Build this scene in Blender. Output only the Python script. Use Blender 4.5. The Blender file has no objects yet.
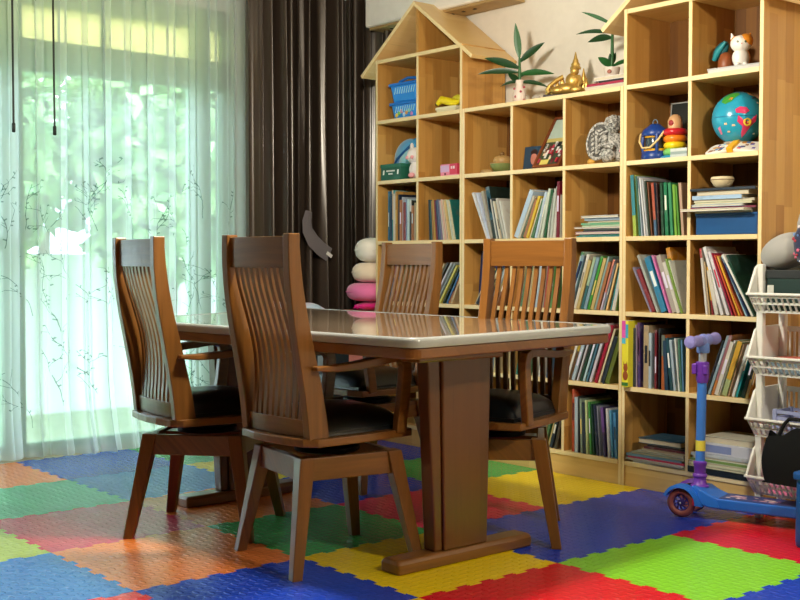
import bpy, bmesh, math, random
from mathutils import Vector, Matrix, Euler
PI = math.pi
R = math.radians
rnd = random.Random(7)
scene = bpy.context.scene
COL = scene.collection

# ------------------------------------------------------------------ materials
def lin(h):
    h = h.lstrip('#')
    out = []
    for i in (0, 2, 4):
        c = int(h[i:i+2], 16) / 255
        out.append(c / 12.92 if c <= .04045 else ((c + .055) / 1.055) ** 2.4)
    return (*out, 1)

MATS = {}
def mat(color, rough=.5, metal=0, coat=0, spec=.5, name=None, sheen=0, trans=0, alpha=1):
    key = (color, rough, metal, coat, spec, sheen, trans, alpha)
    if key in MATS: return MATS[key]
    m = bpy.data.materials.new(name or 'paint_' + color.strip('#'))
    m.use_nodes = True
    nt = m.node_tree
    b = nt.nodes['Principled BSDF']
    b.inputs['Roughness'].default_value = rough
    b.inputs['Metallic'].default_value = metal
    b.inputs['Coat Weight'].default_value = coat
    b.inputs['Specular IOR Level'].default_value = spec
    b.inputs['Sheen Weight'].default_value = sheen
    b.inputs['Transmission Weight'].default_value = trans
    b.inputs['Alpha'].default_value = alpha
    # slight procedural unevenness
    n = nt.nodes.new('ShaderNodeTexNoise'); n.inputs['Scale'].default_value = 23
    tc = nt.nodes.new('ShaderNodeTexCoord')
    nt.links.new(tc.outputs['Object'], n.inputs['Vector'])
    mx = nt.nodes.new('ShaderNodeMix'); mx.data_type = 'RGBA'
    c = lin(color)
    mx.inputs[6].default_value = tuple(x * .93 for x in c[:3]) + (1,)
    mx.inputs[7].default_value = tuple(min(1, x * 1.06) for x in c[:3]) + (1,)
    nt.links.new(n.outputs['Fac'], mx.inputs[0])
    nt.links.new(mx.outputs[2], b.inputs['Base Color'])
    MATS[key] = m
    return m

class NG:
    """tiny node-graph helper"""
    def __init__(s, m): s.nt = m.node_tree
    def n(s, t, **kw):
        o = s.nt.nodes.new(t)
        for k, v in kw.items(): setattr(o, k, v)
        return o
    def math(s, op, a, b=None, c=None):
        o = s.n('ShaderNodeMath', operation=op)
        for i, v in enumerate((a, b, c)):
            if v is None: continue
            if isinstance(v, (int, float)): o.inputs[i].default_value = v
            else: s.nt.links.new(v, o.inputs[i])
        return o.outputs[0]
    def comb(s, x, y, z):
        o = s.n('ShaderNodeCombineXYZ')
        for i, v in enumerate((x, y, z)):
            if isinstance(v, (int, float)): o.inputs[i].default_value = v
            else: s.nt.links.new(v, o.inputs[i])
        return o.outputs[0]
    def mix(s, f, a, b):
        o = s.n('ShaderNodeMix', data_type='RGBA')
        for i, v in ((0, f), (6, a), (7, b)):
            if isinstance(v, (int, float, tuple)): o.inputs[i].default_value = v
            else: s.nt.links.new(v, o.inputs[i])
        return o.outputs[2]
    def link(s, a, b): s.nt.links.new(a, b)

def wood(name, c1, c2, grain='z', strip=.05, block=.45, rough=.4, streak=.35, coat=0, bump=.0):
    m = bpy.data.materials.new(name); m.use_nodes = True
    g = NG(m); b = m.node_tree.nodes['Principled BSDF']
    tc = g.n('ShaderNodeTexCoord'); sp = g.n('ShaderNodeSeparateXYZ')
    g.link(tc.outputs['Object'], sp.inputs[0])
    x, y, z = sp.outputs
    if grain == 'z': al, ac = z, g.math('ADD', x, g.math('MULTIPLY', y, .93))
    elif grain == 'x': al, ac = x, g.math('ADD', y, g.math('MULTIPLY', z, .97))
    else: al, ac = y, g.math('ADD', x, g.math('MULTIPLY', z, .97))
    col = None
    nz = g.n('ShaderNodeTexNoise'); nz.inputs['Scale'].default_value = 1; nz.inputs['Detail'].default_value = 5
    g.link(g.comb(g.math('MULTIPLY', ac, 70), g.math('MULTIPLY', al, 3.2), 0), nz.inputs['Vector'])
    nz2 = g.n('ShaderNodeTexNoise'); nz2.inputs['Scale'].default_value = 1; nz2.inputs['Detail'].default_value = 2
    nz2.inputs['Distortion'].default_value = 1.2
    g.link(g.comb(g.math('MULTIPLY', ac, 16), g.math('MULTIPLY', al, 1.5), 3), nz2.inputs['Vector'])
    f = g.math('ADD', g.math('MULTIPLY', nz.outputs['Fac'], .6), g.math('MULTIPLY', nz2.outputs['Fac'], .5))
    if strip:
        st = g.math('FLOOR', g.math('DIVIDE', ac, strip))
        w1 = g.n('ShaderNodeTexWhiteNoise', noise_dimensions='1D'); g.link(st, w1.inputs['W'])
        bl = g.math('FLOOR', g.math('ADD', g.math('DIVIDE', al, block), g.math('MULTIPLY', w1.outputs['Value'], 7)))
        w2 = g.n('ShaderNodeTexWhiteNoise', noise_dimensions='2D')
        g.link(g.comb(st, bl, 0), w2.inputs['Vector'])
        f = g.math('ADD', g.math('MULTIPLY', f, .55), g.math('MULTIPLY', w2.outputs['Value'], .55))
    f = g.math('SUBTRACT', f, .05)
    col = g.mix(f, lin(c1), lin(c2))
    # dark heartwood streaks
    rp = g.n('ShaderNodeMapRange'); rp.inputs[1].default_value = .62; rp.inputs[2].default_value = .8
    nz3 = g.n('ShaderNodeTexNoise'); nz3.inputs['Scale'].default_value = 1; nz3.inputs['Detail'].default_value = 3
    g.link(g.comb(g.math('MULTIPLY', ac, 45), g.math('MULTIPLY', al, 2.4), 9), nz3.inputs['Vector'])
    g.link(nz3.outputs['Fac'], rp.inputs[0])
    d = lin(c1)
    col = g.mix(g.math('MULTIPLY', rp.outputs[0], streak), col, tuple(v * .4 for v in d[:3]) + (1,))
    g.link(col, b.inputs['Base Color'])
    b.inputs['Roughness'].default_value = rough
    b.inputs['Coat Weight'].default_value = coat
    b.inputs['Coat Roughness'].default_value = .15
    return m

PINE_V = wood('pine_upright', '#9c6626', '#d6a85e', 'z', .055, .5, .38, .55)
PINE_H = wood('pine_level', '#c09248', '#e6c680', 'x', .06, .6, .38, .3)
PINE_B = wood('pine_backboard', '#4c2a0c', '#875a22', 'z', .05, .35, .4, .85)  # shade at the back of the bays is put into this dark tone
TEAK = wood('teak_brown', '#44280d', '#99652d', 'z', 0, 1, .3, .5, coat=.18)
TEAK_H = wood('teak_brown_level', '#44280d', '#99652d', 'y', 0, 1, .28, .5, coat=.18)
TEAK_T = wood('teak_table', '#5c3414', '#865426', 'x', .12, 1.5, .28, .4, coat=.3)
TEAK_P = wood('teak_pedestal', '#42220c', '#6f421a', 'z', .085, 2, .3, .4, coat=.3)

def cloth(name, color, rough=.8, sheen=.3, spec=.3):
    m = mat(color, rough, sheen=sheen, spec=spec, name=name); return m

# ------------------------------------------------------------------ mesh builder
class MB:
    def __init__(s): s.bm = bmesh.new(); s.mi = 0; s.mats = []
    def use(s, m):
        if m not in s.mats: s.mats.append(m)
        s.mi = s.mats.index(m); return s
    def _fin(s, faces):
        for f in faces: f.material_index = s.mi
    def face(s, pts):
        f = s.bm.faces.new([s.bm.verts.new(p) for p in pts]); f.material_index = s.mi; return f
    def box(s, a, b, M=None):
        (x0, y0, z0), (x1, y1, z1) = a, b
        P = [Vector(p) for p in ((x0,y0,z0),(x1,y0,z0),(x1,y1,z0),(x0,y1,z0),(x0,y0,z1),(x1,y0,z1),(x1,y1,z1),(x0,y1,z1))]
        if M: P = [M @ p for p in P]
        return s.hexa(P)
    def hexa(s, P):
        v = [s.bm.verts.new(p) for p in P]
        fs = [s.bm.faces.new([v[i] for i in q]) for q in ((3,2,1,0),(4,5,6,7),(0,1,5,4),(1,2,6,5),(2,3,7,6),(3,0,4,7))]
        s._fin(fs); return s
    def cbox(s, c, d, M=None):
        return s.box([c[i]-d[i]/2 for i in range(3)], [c[i]+d[i]/2 for i in range(3)], M)
    def loft(s, rings, cap=True, closed=True):
        vr = [[s.bm.verts.new(p) for p in r] for r in rings]
        n = len(vr[0]); fs = []
        for a, b in zip(vr, vr[1:]):
            for i in range(n if closed else n-1):
                j = (i+1) % n
                fs.append(s.bm.faces.new((a[i], a[j], b[j], b[i])))
        if cap and closed:
            fs.append(s.bm.faces.new(vr[0][::-1])); fs.append(s.bm.faces.new(vr[-1]))
        s._fin(fs); return s
    def prism(s, poly, z0, z1, M=None):
        r0 = [Vector((p[0], p[1], z0)) for p in poly]; r1 = [Vector((p[0], p[1], z1)) for p in poly]
        if M: r0 = [M @ p for p in r0]; r1 = [M @ p for p in r1]
        return s.loft([r0, r1])
    def tube(s, pts, r, n=10, cap=True):
        pts = [Vector(p) for p in pts]
        rs = r if isinstance(r, (list, tuple)) else [r]*len(pts)
        rings = []; up = None
        for i, p in enumerate(pts):
            t = (pts[min(i+1, len(pts)-1)] - pts[max(i-1, 0)]).normalized()
            if up is None:
                up = Vector((0,0,1)) if abs(t.z) < .9 else Vector((1,0,0))
            a = t.cross(up); 
            if a.length < 1e-4: a = t.cross(Vector((0,1,0)))
            a.normalize(); b = a.cross(t).normalized(); up = b
            rings.append([p + (a*math.cos(2*PI*k/n) + b*math.sin(2*PI*k/n))*rs[i] for k in range(n)])
        return s.loft(rings, cap)
    def lathe(s, prof, c=(0,0,0), n=24, M=None):
        rings = []
        for r, z in prof:
            ring = [Vector((max(r,1e-4)*math.cos(2*PI*k/n), max(r,1e-4)*math.sin(2*PI*k/n), z)) for k in range(n)]
            if M: ring = [M @ p for p in ring]
            rings.append([p + Vector(c) for p in ring])
        return s.loft(rings)
    def ball(s, c, r, M=None, u=16, v=10):
        if isinstance(r, (int, float)): r = (r, r, r)
        rings = []
        for i in range(v+1):
            th = -PI/2 + PI*i/v
            rr, zz = max(math.cos(th), .02), math.sin(th)
            ring = [Vector((rr*math.cos(2*PI*k/u)*r[0], rr*math.sin(2*PI*k/u)*r[1], zz*r[2])) for k in range(u)]
            if M: ring = [M @ p for p in ring]
            rings.append([p + Vector(c) for p in ring])
        return s.loft(rings)
    def torus(s, c, R_, r, M=None, n=24, k=10):
        rings = []
        vs = []
        for i in range(n):
            a = 2*PI*i/n
            ring = [Vector(((R_+r*math.cos(2*PI*j/k))*math.cos(a), (R_+r*math.cos(2*PI*j/k))*math.sin(a), r*math.sin(2*PI*j/k))) for j in range(k)]
            if M: ring = [M @ p for p in ring]
            vs.append([s.bm.verts.new(p + Vector(c)) for p in ring])
        fs = []
        for i in range(n):
            a, b = vs[i], vs[(i+1) % n]
            for j in range(k): fs.append(s.bm.faces.new((a[j], b[j], b[(j+1)%k], a[(j+1)%k])))
        s._fin(fs); return s
    def grid(s, f, nu, nv):
        v = [[s.bm.verts.new(f(i/nu, j/nv)) for j in range(nv+1)] for i in range(nu+1)]
        fs = [s.bm.faces.new((v[i][j], v[i+1][j], v[i+1][j+1], v[i][j+1])) for i in range(nu) for j in range(nv)]
        s._fin(fs); return s
    def build(s, name, m=None, parent=None, smooth=False, bevel=0, seg=2, sub=0, auto=True):
        bmesh.ops.recalc_face_normals(s.bm, faces=s.bm.faces)
        me = bpy.data.meshes.new(name); s.bm.to_mesh(me); s.bm.free()
        for q in (s.mats or [m]): me.materials.append(q)
        o = bpy.data.objects.new(name, me); COL.objects.link(o)
        if parent: o.parent = parent
        if bevel:
            md = o.modifiers.new('Bevel', 'BEVEL'); md.width = bevel; md.segments = seg; md.limit_method = 'ANGLE'; md.angle_limit = R(40)
        if sub:
            md = o.modifiers.new('Subsurf', 'SUBSURF'); md.levels = sub; md.render_levels = sub
        if smooth:
            for p in me.polygons: p.use_smooth = True
            if auto: me.set_sharp_from_angle(angle=R(50))
        return o

def T(o, label, cat, group=None, kind=None):
    o['label'] = label; o['category'] = cat
    if group: o['group'] = group
    if kind: o['kind'] = kind
    return o
def S(o, label=None, cat=None):
    o['kind'] = 'structure'
    if label: o['label'] = label
    if cat: o['category'] = cat
    return o
def empty(name, loc=(0,0,0), rz=0):
    o = bpy.data.objects.new(name, None); COL.objects.link(o)
    o.empty_display_size = .05
    o.location = loc; o.rotation_euler = (0, 0, rz); return o
def copy_tree(o, parent=None):
    c = o.copy(); COL.objects.link(c)
    if parent: c.parent = parent
    for ch in [k for k in bpy.data.objects if k.parent == o]: copy_tree(ch, c)
    return c
def Rz(a): return Matrix.Rotation(a, 4, 'Z')
def Tr(v): return Matrix.Translation(Vector(v))
def MR(axis, a): return Matrix.Rotation(a, 4, axis)

# ================================================================== ROOM SHELL
XW = -.80      # window wall inner face
YB = .33       # back wall inner face
ZC = 2.75
WALL = mat('#e8e2d6', .8, spec=.2, name='plaster_cream')
def wall(name, a, b, m=WALL, label='cream plaster wall of the room', cat='wall'):
    return S(MB().box(a, b).build(name, m), label, cat)
fl = MB().box((-1.0, -7, -.10), (7.2, .6, -.012)).build('floor', mat('#b9a78c', .5, name='floor_screed'))
S(fl, 'plain floor below the foam mats', 'floor')
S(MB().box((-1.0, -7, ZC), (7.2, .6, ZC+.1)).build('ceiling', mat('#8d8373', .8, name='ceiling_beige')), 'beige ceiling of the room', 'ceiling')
wall('wall_back', (-.05, YB, -.1), (7.2, YB+.15, ZC))
# right, front walls (behind the camera)
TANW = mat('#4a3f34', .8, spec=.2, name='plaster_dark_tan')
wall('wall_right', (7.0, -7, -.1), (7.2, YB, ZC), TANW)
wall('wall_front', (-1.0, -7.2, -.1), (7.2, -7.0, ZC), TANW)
# window wall with an opening y -3.2..-0.42
WY0, WY1, WZ0, WZ1 = -3.2, -.42, .0, 2.42
mb = MB()
mb.box((XW-.12, -7, -.1), (XW, WY0, ZC)).box((XW-.12, WY1, -.1), (XW, YB+.15, ZC))
mb.box((XW-.12, WY0, -.1), (XW, WY1, WZ0)).box((XW-.12, WY0, WZ1), (XW, WY1, ZC))
mb.box((XW, YB, -.1), (-.05, YB+.15, .9)).box((XW, YB, 2.5), (-.05, YB+.15, ZC)).box((XW, YB, .9), (-.65, YB+.15, 2.5))
S(mb.build('wall_left', WALL), 'cream wall with the wide sliding window', 'wall')
# sliding window, pale green frame
FRAME = mat('#7fa886', .4, name='window_frame_pale_green')
win = empty('window_1', (XW-.06, -1.8, 0)); S(win, 'wide sliding window with pale green frame behind the sheer curtain', 'window')
def wl(p): return (p[0]-(XW-.06), p[1]+1.8, p[2])
def wbox(mb, y0, y1, z0, z1, d=.05):
    mb.box(wl((XW-.06-d/2, y0, z0)), wl((XW-.06+d/2, y1, z1)))
mb = MB()
wbox(mb, WY0, WY1, 1.97, 2.13, .09); wbox(mb, WY0, WY1, 2.31, WZ1, .09)
wbox(mb, WY0, WY1, WZ0, WZ0+.04, .09); wbox(mb, WY0, WY0+.06, WZ0, WZ1, .09); wbox(mb, WY1-.06, WY1, WZ0, WZ1, .09)
for y in (-1.72, -.62): wbox(mb, y-.055, y+.055, WZ0, WZ1, .085)
for y in (-2.45, -1.2): wbox(mb, y-.015, y+.015, 2.13, 2.31, .03)
mb.build('window_frame', FRAME, win, bevel=.004)
mb = MB(); wbox(mb, WY0+.06, -1.77, 1.05, 1.11, .04); mb.build('window_rail', FRAME, win, bevel=.003)
# glass: clear thin panes
gm = bpy.data.materials.new('window_glass'); gm.use_nodes = True
g = NG(gm); nt = gm.node_tree; nt.nodes.remove(nt.nodes['Principled BSDF'])
out = nt.nodes['Material Output']
tr = g.n('ShaderNodeBsdfTransparent'); gl = g.n('ShaderNodeBsdfGlossy'); gl.inputs['Roughness'].default_value = .02
tr.inputs['Color'].default_value = (.93, .97, .95, 1)
fr = g.n('ShaderNodeFresnel'); ms = g.n('ShaderNodeMixShader')
g.link(fr.outputs[0], ms.inputs[0]); g.link(tr.outputs[0], ms.inputs[1]); g.link(gl.outputs[0], ms.inputs[2]); g.link(ms.outputs[0], out.inputs[0])
GLASS = gm
for y0, y1 in ((WY0+.06, -1.77), (-1.67, -.67), (-.57, WY1-.06)):
    mb = MB(); wbox(mb, y0, y1, WZ0+.04, 1.97, .005); mb.build('glass_pane', GLASS, win)
ym = bpy.data.materials.new('yellow_transom_glass'); ym.use_nodes = True
g = NG(ym); nt = ym.node_tree; nt.nodes.remove(nt.nodes['Principled BSDF']); out = nt.nodes['Material Output']
tl = g.n('ShaderNodeBsdfTranslucent'); tl.inputs[0].default_value = lin('#f6ecc0'); df = g.n('ShaderNodeBsdfDiffuse'); df.inputs[0].default_value = lin('#f4e8b4')
ms = g.n('ShaderNodeMixShader'); ms.inputs[0].default_value = .7
g.link(df.outputs[0], ms.inputs[1]); g.link(tl.outputs[0], ms.inputs[2]); g.link(ms.outputs[0], out.inputs[0])
for y0, y1 in ((WY0+.06, -2.465), (-2.435, -1.77), (-1.67, -1.215), (-1.185, -.67), (-.57, WY1-.06)):
    mb = MB(); wbox(mb, y0, y1, 2.13, 2.31, .008)
    p = mb.build('transom_pane', ym, win); p['label'] = 'yellow frosted transom pane'
# second window on the back wall behind the dark curtain
w2 = empty('window_2', (-.35, YB+.05, 0)); S(w2, 'pale green frosted window in the corner behind the dark curtain', 'window')
fm = bpy.data.materials.new('frosted_green_glass'); fm.use_nodes = True
g = NG(fm); nt = fm.node_tree; nt.nodes.remove(nt.nodes['Principled BSDF']); out = nt.nodes['Material Output']
tl = g.n('ShaderNodeBsdfTranslucent'); tl.inputs[0].default_value = lin('#dff0dc'); df = g.n('ShaderNodeBsdfDiffuse'); df.inputs[0].default_value = lin('#d8ead6')
ms = g.n('ShaderNodeMixShader'); ms.inputs[0].default_value = .6
g.link(df.outputs[0], ms.inputs[1]); g.link(tl.outputs[0], ms.inputs[2]); g.link(ms.outputs[0], out.inputs[0])
MB().box((-.3, .02, .9), (.3, .03, 2.5)).build('glass_pane', fm, w2)
mb = MB(); mb.box((-.3, -.03, .9), (-.26, .05, 2.5)); mb.box((.26, -.03, .9), (.3, .05, 2.5)); mb.box((-.3, -.03, .9), (.3, .05, .95)); mb.box((-.3, -.03, 2.45), (.3, .05, 2.5))
mb.build('window_frame', FRAME, w2, bevel=.003)

# ------------------------------------------------------------------ outside
gr = MB().box((-30, -25, -.6), (-.95, 25, -.5)).build('ground_outside', mat('#9fae86', .9, name='lawn_pale'))
S(gr, 'pale lawn outside the window', 'ground')
LEAF = [mat(c, .6, name='leaf_outside') for c in ('#7fa868', '#9cc07c', '#6c9660', '#b0cf90')]
BARK = mat('#5b4a38', .8)
def outside_tree(x, y, h, r, k, label):
    t = empty('garden_tree', (x, y, -.5))
    q = random.Random(k)
    MB().tube([(0,0,0), (.05,.02,h*.4), (0,.1,h*.75)], [.09,.07,.03], 8).build('trunk', BARK, t, smooth=True)
    mb = MB()
    for i in range(4): mb.use(LEAF[i])
    for i in range(2600):
        d = Vector((q.gauss(0,1), q.gauss(0,1), q.gauss(0,1))).normalized() * (q.random()**.4)
        c = Vector((d.x*r, d.y*r, h*.72 + d.z*h*.36))
        a = Vector((q.gauss(0,1), q.gauss(0,1), q.gauss(0,1))).normalized()
        b = a.cross(Vector((q.gauss(0,1), q.gauss(0,1), q.gauss(0,1)))).normalized()
        s_ = q.uniform(.09, .17); mb.mi = q.randrange(4)
        mb.face([c - a*s_, c + b*s_*.5, c + a*s_, c - b*s_*.5])
    mb.build('foliage', None, t)
    T(t, label, 'tree', 'trees in the garden outside the window')
outside_tree(-4.4, 1.12, 3.3, .95, 1, 'leafy green tree in the garden seen through the middle of the sheer curtain')
outside_tree(-4.6, -.85, 3.1, 1.0, 2, 'leafy tree in the garden seen behind the two hanging black wands')
outside_tree(-4.3, 3.35, 3.5, 1.0, 3, 'tall garden tree seen at the right edge of the sheer curtain')
outside_tree(-9.6, 2.2, 5.6, 2.3, 4, 'larger tree farther back in the garden, directly behind the white shed')
outside_tree(-7.5, -1.75, 4.6, 1.5, 6, 'tree behind the leafy tree near the two hanging black wands')
outside_tree(-8.6, 6.6, 5.0, 1.9, 5, 'tree far back in the garden at the right end of the tree line')
hs = empty('garden_shed', (-6.6, 1.6, -.5))
SHED = mat('#e7ece8', .7, name='shed_white')
MB().box((-.8, -1.6, 0), (.8, 1.5, 1.55)).build('wall', SHED, hs)
mb = MB()
for sy in (-1, 1):
    mb.hexa([Vector(p) for p in ((-.95, sy*1.75-.05, 1.5), (.95, sy*1.75-.05, 1.5), (.95, -.05, 2.1), (-.95, -.05, 2.1), (-.95, sy*1.75-.05, 1.56), (.95, sy*1.75-.05, 1.56), (.95, -.05, 2.17), (-.95, -.05, 2.17))])
mb.build('roof', mat('#d5ded9', .6), hs)
T(hs, 'white gabled garden shed outside seen faintly through the sheer curtain', 'shed')

# ================================================================== FOAM MATS
def mat_foam(name, color):
    m = bpy.data.materials.new(name); m.use_nodes = True
    g = NG(m); b = m.node_tree.nodes['Principled BSDF']
    b.inputs['Base Color'].default_value = lin(color)
    b.inputs['Roughness'].default_value = .27
    b.inputs['Specular IOR Level'].default_value = .62
    tc = g.n('ShaderNodeTexCoord'); sp = g.n('ShaderNodeSeparateXYZ'); g.link(tc.outputs['Object'], sp.inputs[0])
    s_ = .034
    u = g.math('DIVIDE', sp.outputs[0], s_); v = g.math('DIVIDE', sp.outputs[1], s_)
    fu, fv = g.math('FLOOR', u), g.math('FLOOR', v)
    pu = g.math('SUBTRACT', g.math('SUBTRACT', u, fu), .5); pv = g.math('SUBTRACT', g.math('SUBTRACT', v, fv), .5)
    par = g.math('ABSOLUTE', g.math('MODULO', g.math('ADD', fu, fv), 2))
    la = g.math('ADD', g.math('MULTIPLY', pu, par), g.math('MULTIPLY', pv, g.math('SUBTRACT', 1, par)))
    lb = g.math('ADD', g.math('MULTIPLY', pv, par), g.math('MULTIPLY', pu, g.math('SUBTRACT', 1, par)))
    e = g.math('ADD', g.math('POWER', g.math('DIVIDE', la, .52), 2), g.math('POWER', g.math('DIVIDE', lb, .2), 2))
    h = g.n('ShaderNodeMapRange', interpolation_type='SMOOTHSTEP'); h.inputs[1].default_value = 1.25; h.inputs[2].default_value = .35
    g.link(e, h.inputs[0])
    bp = g.n('ShaderNodeBump'); bp.inputs['Strength'].default_value = .8; bp.inputs['Distance'].default_value = .004
    g.link(h.outputs[0], bp.inputs['Height']); g.link(bp.outputs[0], b.inputs['Normal'])
    return m
FOAM = {k: mat_foam('foam_' + k, c) for k, c in dict(blue='#0c3fc4', red='#d80622', pink='#e2124e', yellow='#f5d60c', green='#3aa852', lime='#86d92c', orange='#f0853c', glare_green='#5cc892', glare_blue='#1670d4', olive='#b4cc50', glare_red='#d42a50').items()}  # last entries: green, blue, lime and red with window glare painted in
TX, TY, TS, TSY = .016, 0.0, .603, .607
NT = 12
def edge(p, q, seed, flat=False):
    """jigsaw edge between two lattice corners, same for both neighbours"""
    p, q = Vector(p), Vector(q); d = q - p; n = Vector((-d.y, d.x)).normalized()
    if flat: return [p]
    pts = [p]; a = .009
    for k in range(NT):
        t0 = (k + .0)/NT; s_ = a if k % 2 else -a
        if k == 0 or k == NT-1: 
            continue
        w_ = 1/NT
        f0, f1 = t0 + w_*.06*(1), t0 + w_*.94
        pts += [p + d*(t0+w_*.10) + n*(-s_*0), p + d*(t0-w_*.02) + n*s_, p + d*(t0+w_*1.02) + n*s_, p + d*(t0+w_*.90) + n*0]
    return pts
TILE = {(-1,0):'yellow', (-1,1):'green', (-1,2):'blue', (-1,3):'orange', (0,0):'blue', (0,1):'yellow', (0,2):'glare_blue', (0,3):'glare_green',
        (0,4):'red', (1,0):'green', (1,1):'blue', (1,2):'orange', (1,3):'glare_red', (1,4):'olive', (2,0):'yellow', (2,1):'pink', (2,2):'green', (2,3):'orange',
        (2,4):'glare_blue', (3,0):'blue', (3,1):'blue', (3,2):'yellow', (3,3):'blue', (3,4):'red', (4,0):'red', (4,1):'lime', (4,2):'red', (4,3):'yellow', (5,0):'yellow', (5,1):'blue', (5,2):'green', (1,5):'orange', (0,5):'blue', (2,5):'green', (-1,4):'lime'}
ORD = ['first', 'second', 'third', 'fourth', 'fifth', 'sixth', 'seventh', 'eighth', 'ninth', 'tenth', 'eleventh', 'twelfth', 'thirteenth', 'fourteenth', 'fifteenth', 'sixteenth', 'seventeenth', 'eighteenth', 'nineteenth', 'twentieth', 'twenty-first', 'twenty-second', 'twenty-third', 'twenty-fourth', 'twenty-fifth', 'twenty-sixth', 'twenty-seventh', 'twenty-eighth', 'twenty-ninth', 'thirtieth', 'thirty-first', 'thirty-second']
ROWN = ['in the row against the bookcase', 'in the second row out from the bookcase', 'in the third row out from the bookcase', 'in the fourth row out from the bookcase', 'in the fifth row out from the bookcase', 'in the sixth row out from the bookcase']
def lat(i, j): return (TX + TS*i, TY - TSY*j)
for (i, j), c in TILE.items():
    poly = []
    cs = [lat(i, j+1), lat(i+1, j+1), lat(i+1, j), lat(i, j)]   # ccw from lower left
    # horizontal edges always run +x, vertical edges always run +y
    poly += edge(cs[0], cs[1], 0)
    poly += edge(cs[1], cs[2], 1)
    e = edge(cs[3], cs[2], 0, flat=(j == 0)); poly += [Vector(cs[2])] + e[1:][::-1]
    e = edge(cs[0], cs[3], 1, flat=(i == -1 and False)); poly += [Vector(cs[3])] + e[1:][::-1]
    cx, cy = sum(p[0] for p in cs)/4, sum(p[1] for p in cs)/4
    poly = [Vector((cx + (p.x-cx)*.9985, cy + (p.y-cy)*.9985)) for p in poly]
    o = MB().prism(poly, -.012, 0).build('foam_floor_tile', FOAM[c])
    T(o, f"{dict(glare_green='glare-lightened green', glare_blue='glare-lightened blue', olive='glare-lightened lime', lime='lime green').get(c, c)} foam floor tile {ROWN[j]}, {ORD[i+1]} from the curtain", 'floor mat', 'interlocking foam floor tiles')

# ================================================================== BOOKCASES
BT = .018
PCX = [0, .337, .674, .692, 1.029, 1.366, 1.703, 1.721, 2.058, 2.395]
ZS = [.0987 + .33*k for k in range(7)]
BD = .31
EDGEB = wood('pine_edge', '#e2c98e', '#f0deb0', 'x', .3, .9, .4, .12)
def band(o, m=None):
    me = o.data; me.materials.append(m or EDGEB); k = len(me.materials)-1
    for p in me.polygons:
        if p.normal.y < -.9 and p.center.y < .01: p.material_index = k
    return o
def bookcase(name, xs, ntop, roof, label):
    root = empty(name, ((xs[0]+xs[-1])/2, 0, 0)); ox = root.location.x
    topz = ZS[ntop] + .01
    for k, x in enumerate(xs):
        outer = k in (0, len(xs)-1)
        band(MB().box((x-BT/2-ox, 0 if outer else .002, -.012 if outer else .09), (x+BT/2-ox, BD, topz if outer else topz-.02)).build('side_panel' if outer else 'upright_divider', PINE_V, root, bevel=.0012, seg=1))
    for k in range(ntop+1):
        z = ZS[k]
        band(MB().box((xs[0]+BT/2-ox, -.001, z-.01), (xs[-1]-BT/2-ox, BD-.006, z+.01)).build('shelf_board', PINE_H, root, bevel=.0012, seg=1))
    MB().box((xs[0]+BT/2-ox, .004, -.012), (xs[-1]-BT/2-ox, .022, ZS[0]-.01)).build('kick_board', PINE_H, root)
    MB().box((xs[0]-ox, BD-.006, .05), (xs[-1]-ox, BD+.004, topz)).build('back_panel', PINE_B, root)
    if roof:
        cx = (xs[0]+xs[-1])/2 - .025 - ox
        za, ze, hw = 2.362, 2.022, .45
        for sx in (-1, 1):
            n = Vector((sx*(za-ze), 0, hw)).normalized() * -.02
            A0, B0 = Vector((cx, 0, za)), Vector((cx+sx*hw, 0, ze))
            A1 = Vector((cx, 0, za - .02*math.hypot(hw, za-ze)/hw)); B1 = B0 + n
            P = []
            for yy in (-.004, BD+.004):
                P += [A0 + Vector((0,yy,0)), B0 + Vector((0,yy,0)), B1 + Vector((0,yy,0)), A1 + Vector((0,yy,0))]
            band(MB().hexa(P).build('roof_panel', PINE_RX, root, bevel=.001, seg=1))
        x = xs[1] - ox
        MB().box((x-BT/2, .002, topz), (x+BT/2, BD-.004, za - abs(x-cx)*.76 - .028)).build('gable_post', PINE_V, root)
        s_ = (za-ze)/hw
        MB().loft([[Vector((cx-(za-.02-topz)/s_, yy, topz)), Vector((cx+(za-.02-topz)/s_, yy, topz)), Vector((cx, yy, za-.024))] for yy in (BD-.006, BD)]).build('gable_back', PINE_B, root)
    T(root, label, 'bookcase')
    return root
PINE_RX = wood('pine_roof', '#cfa663', '#e9cb90', 'y', .05, .5, .38, .4)
bookcase('house_bookcase', PCX[0:3], 6, True, 'pine house-shaped bookcase unit with gabled roof beside the dark curtain')
bookcase('cube_bookcase', PCX[3:7], 5, False, 'lower flat-topped pine cube bookcase unit between the two house-shaped ones')
bookcase('house_bookcase', PCX[7:10], 6, True, 'tall pine house-shaped bookcase unit beside the white basket trolley')
BAY = [(PCX[0], PCX[1]), (PCX[1], PCX[2]), (PCX[3], PCX[4]), (PCX[4], PCX[5]), (PCX[5], PCX[6]), (PCX[7], PCX[8]), (PCX[8], PCX[9])]
BAY = [(a+BT/2, b-BT/2) for a, b in BAY]
def shelf_z(r): return ZS[r-1] + .0101     # r = 1..6, floor of that row
ROWB = [None, 'bottom shelf row', 'second shelf row up', 'third shelf row up', 'fourth shelf row up', 'fifth shelf row up', 'top shelf row']
COLN = ['first', 'second', 'third', 'fourth', 'fifth', 'sixth', 'seventh']

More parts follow.
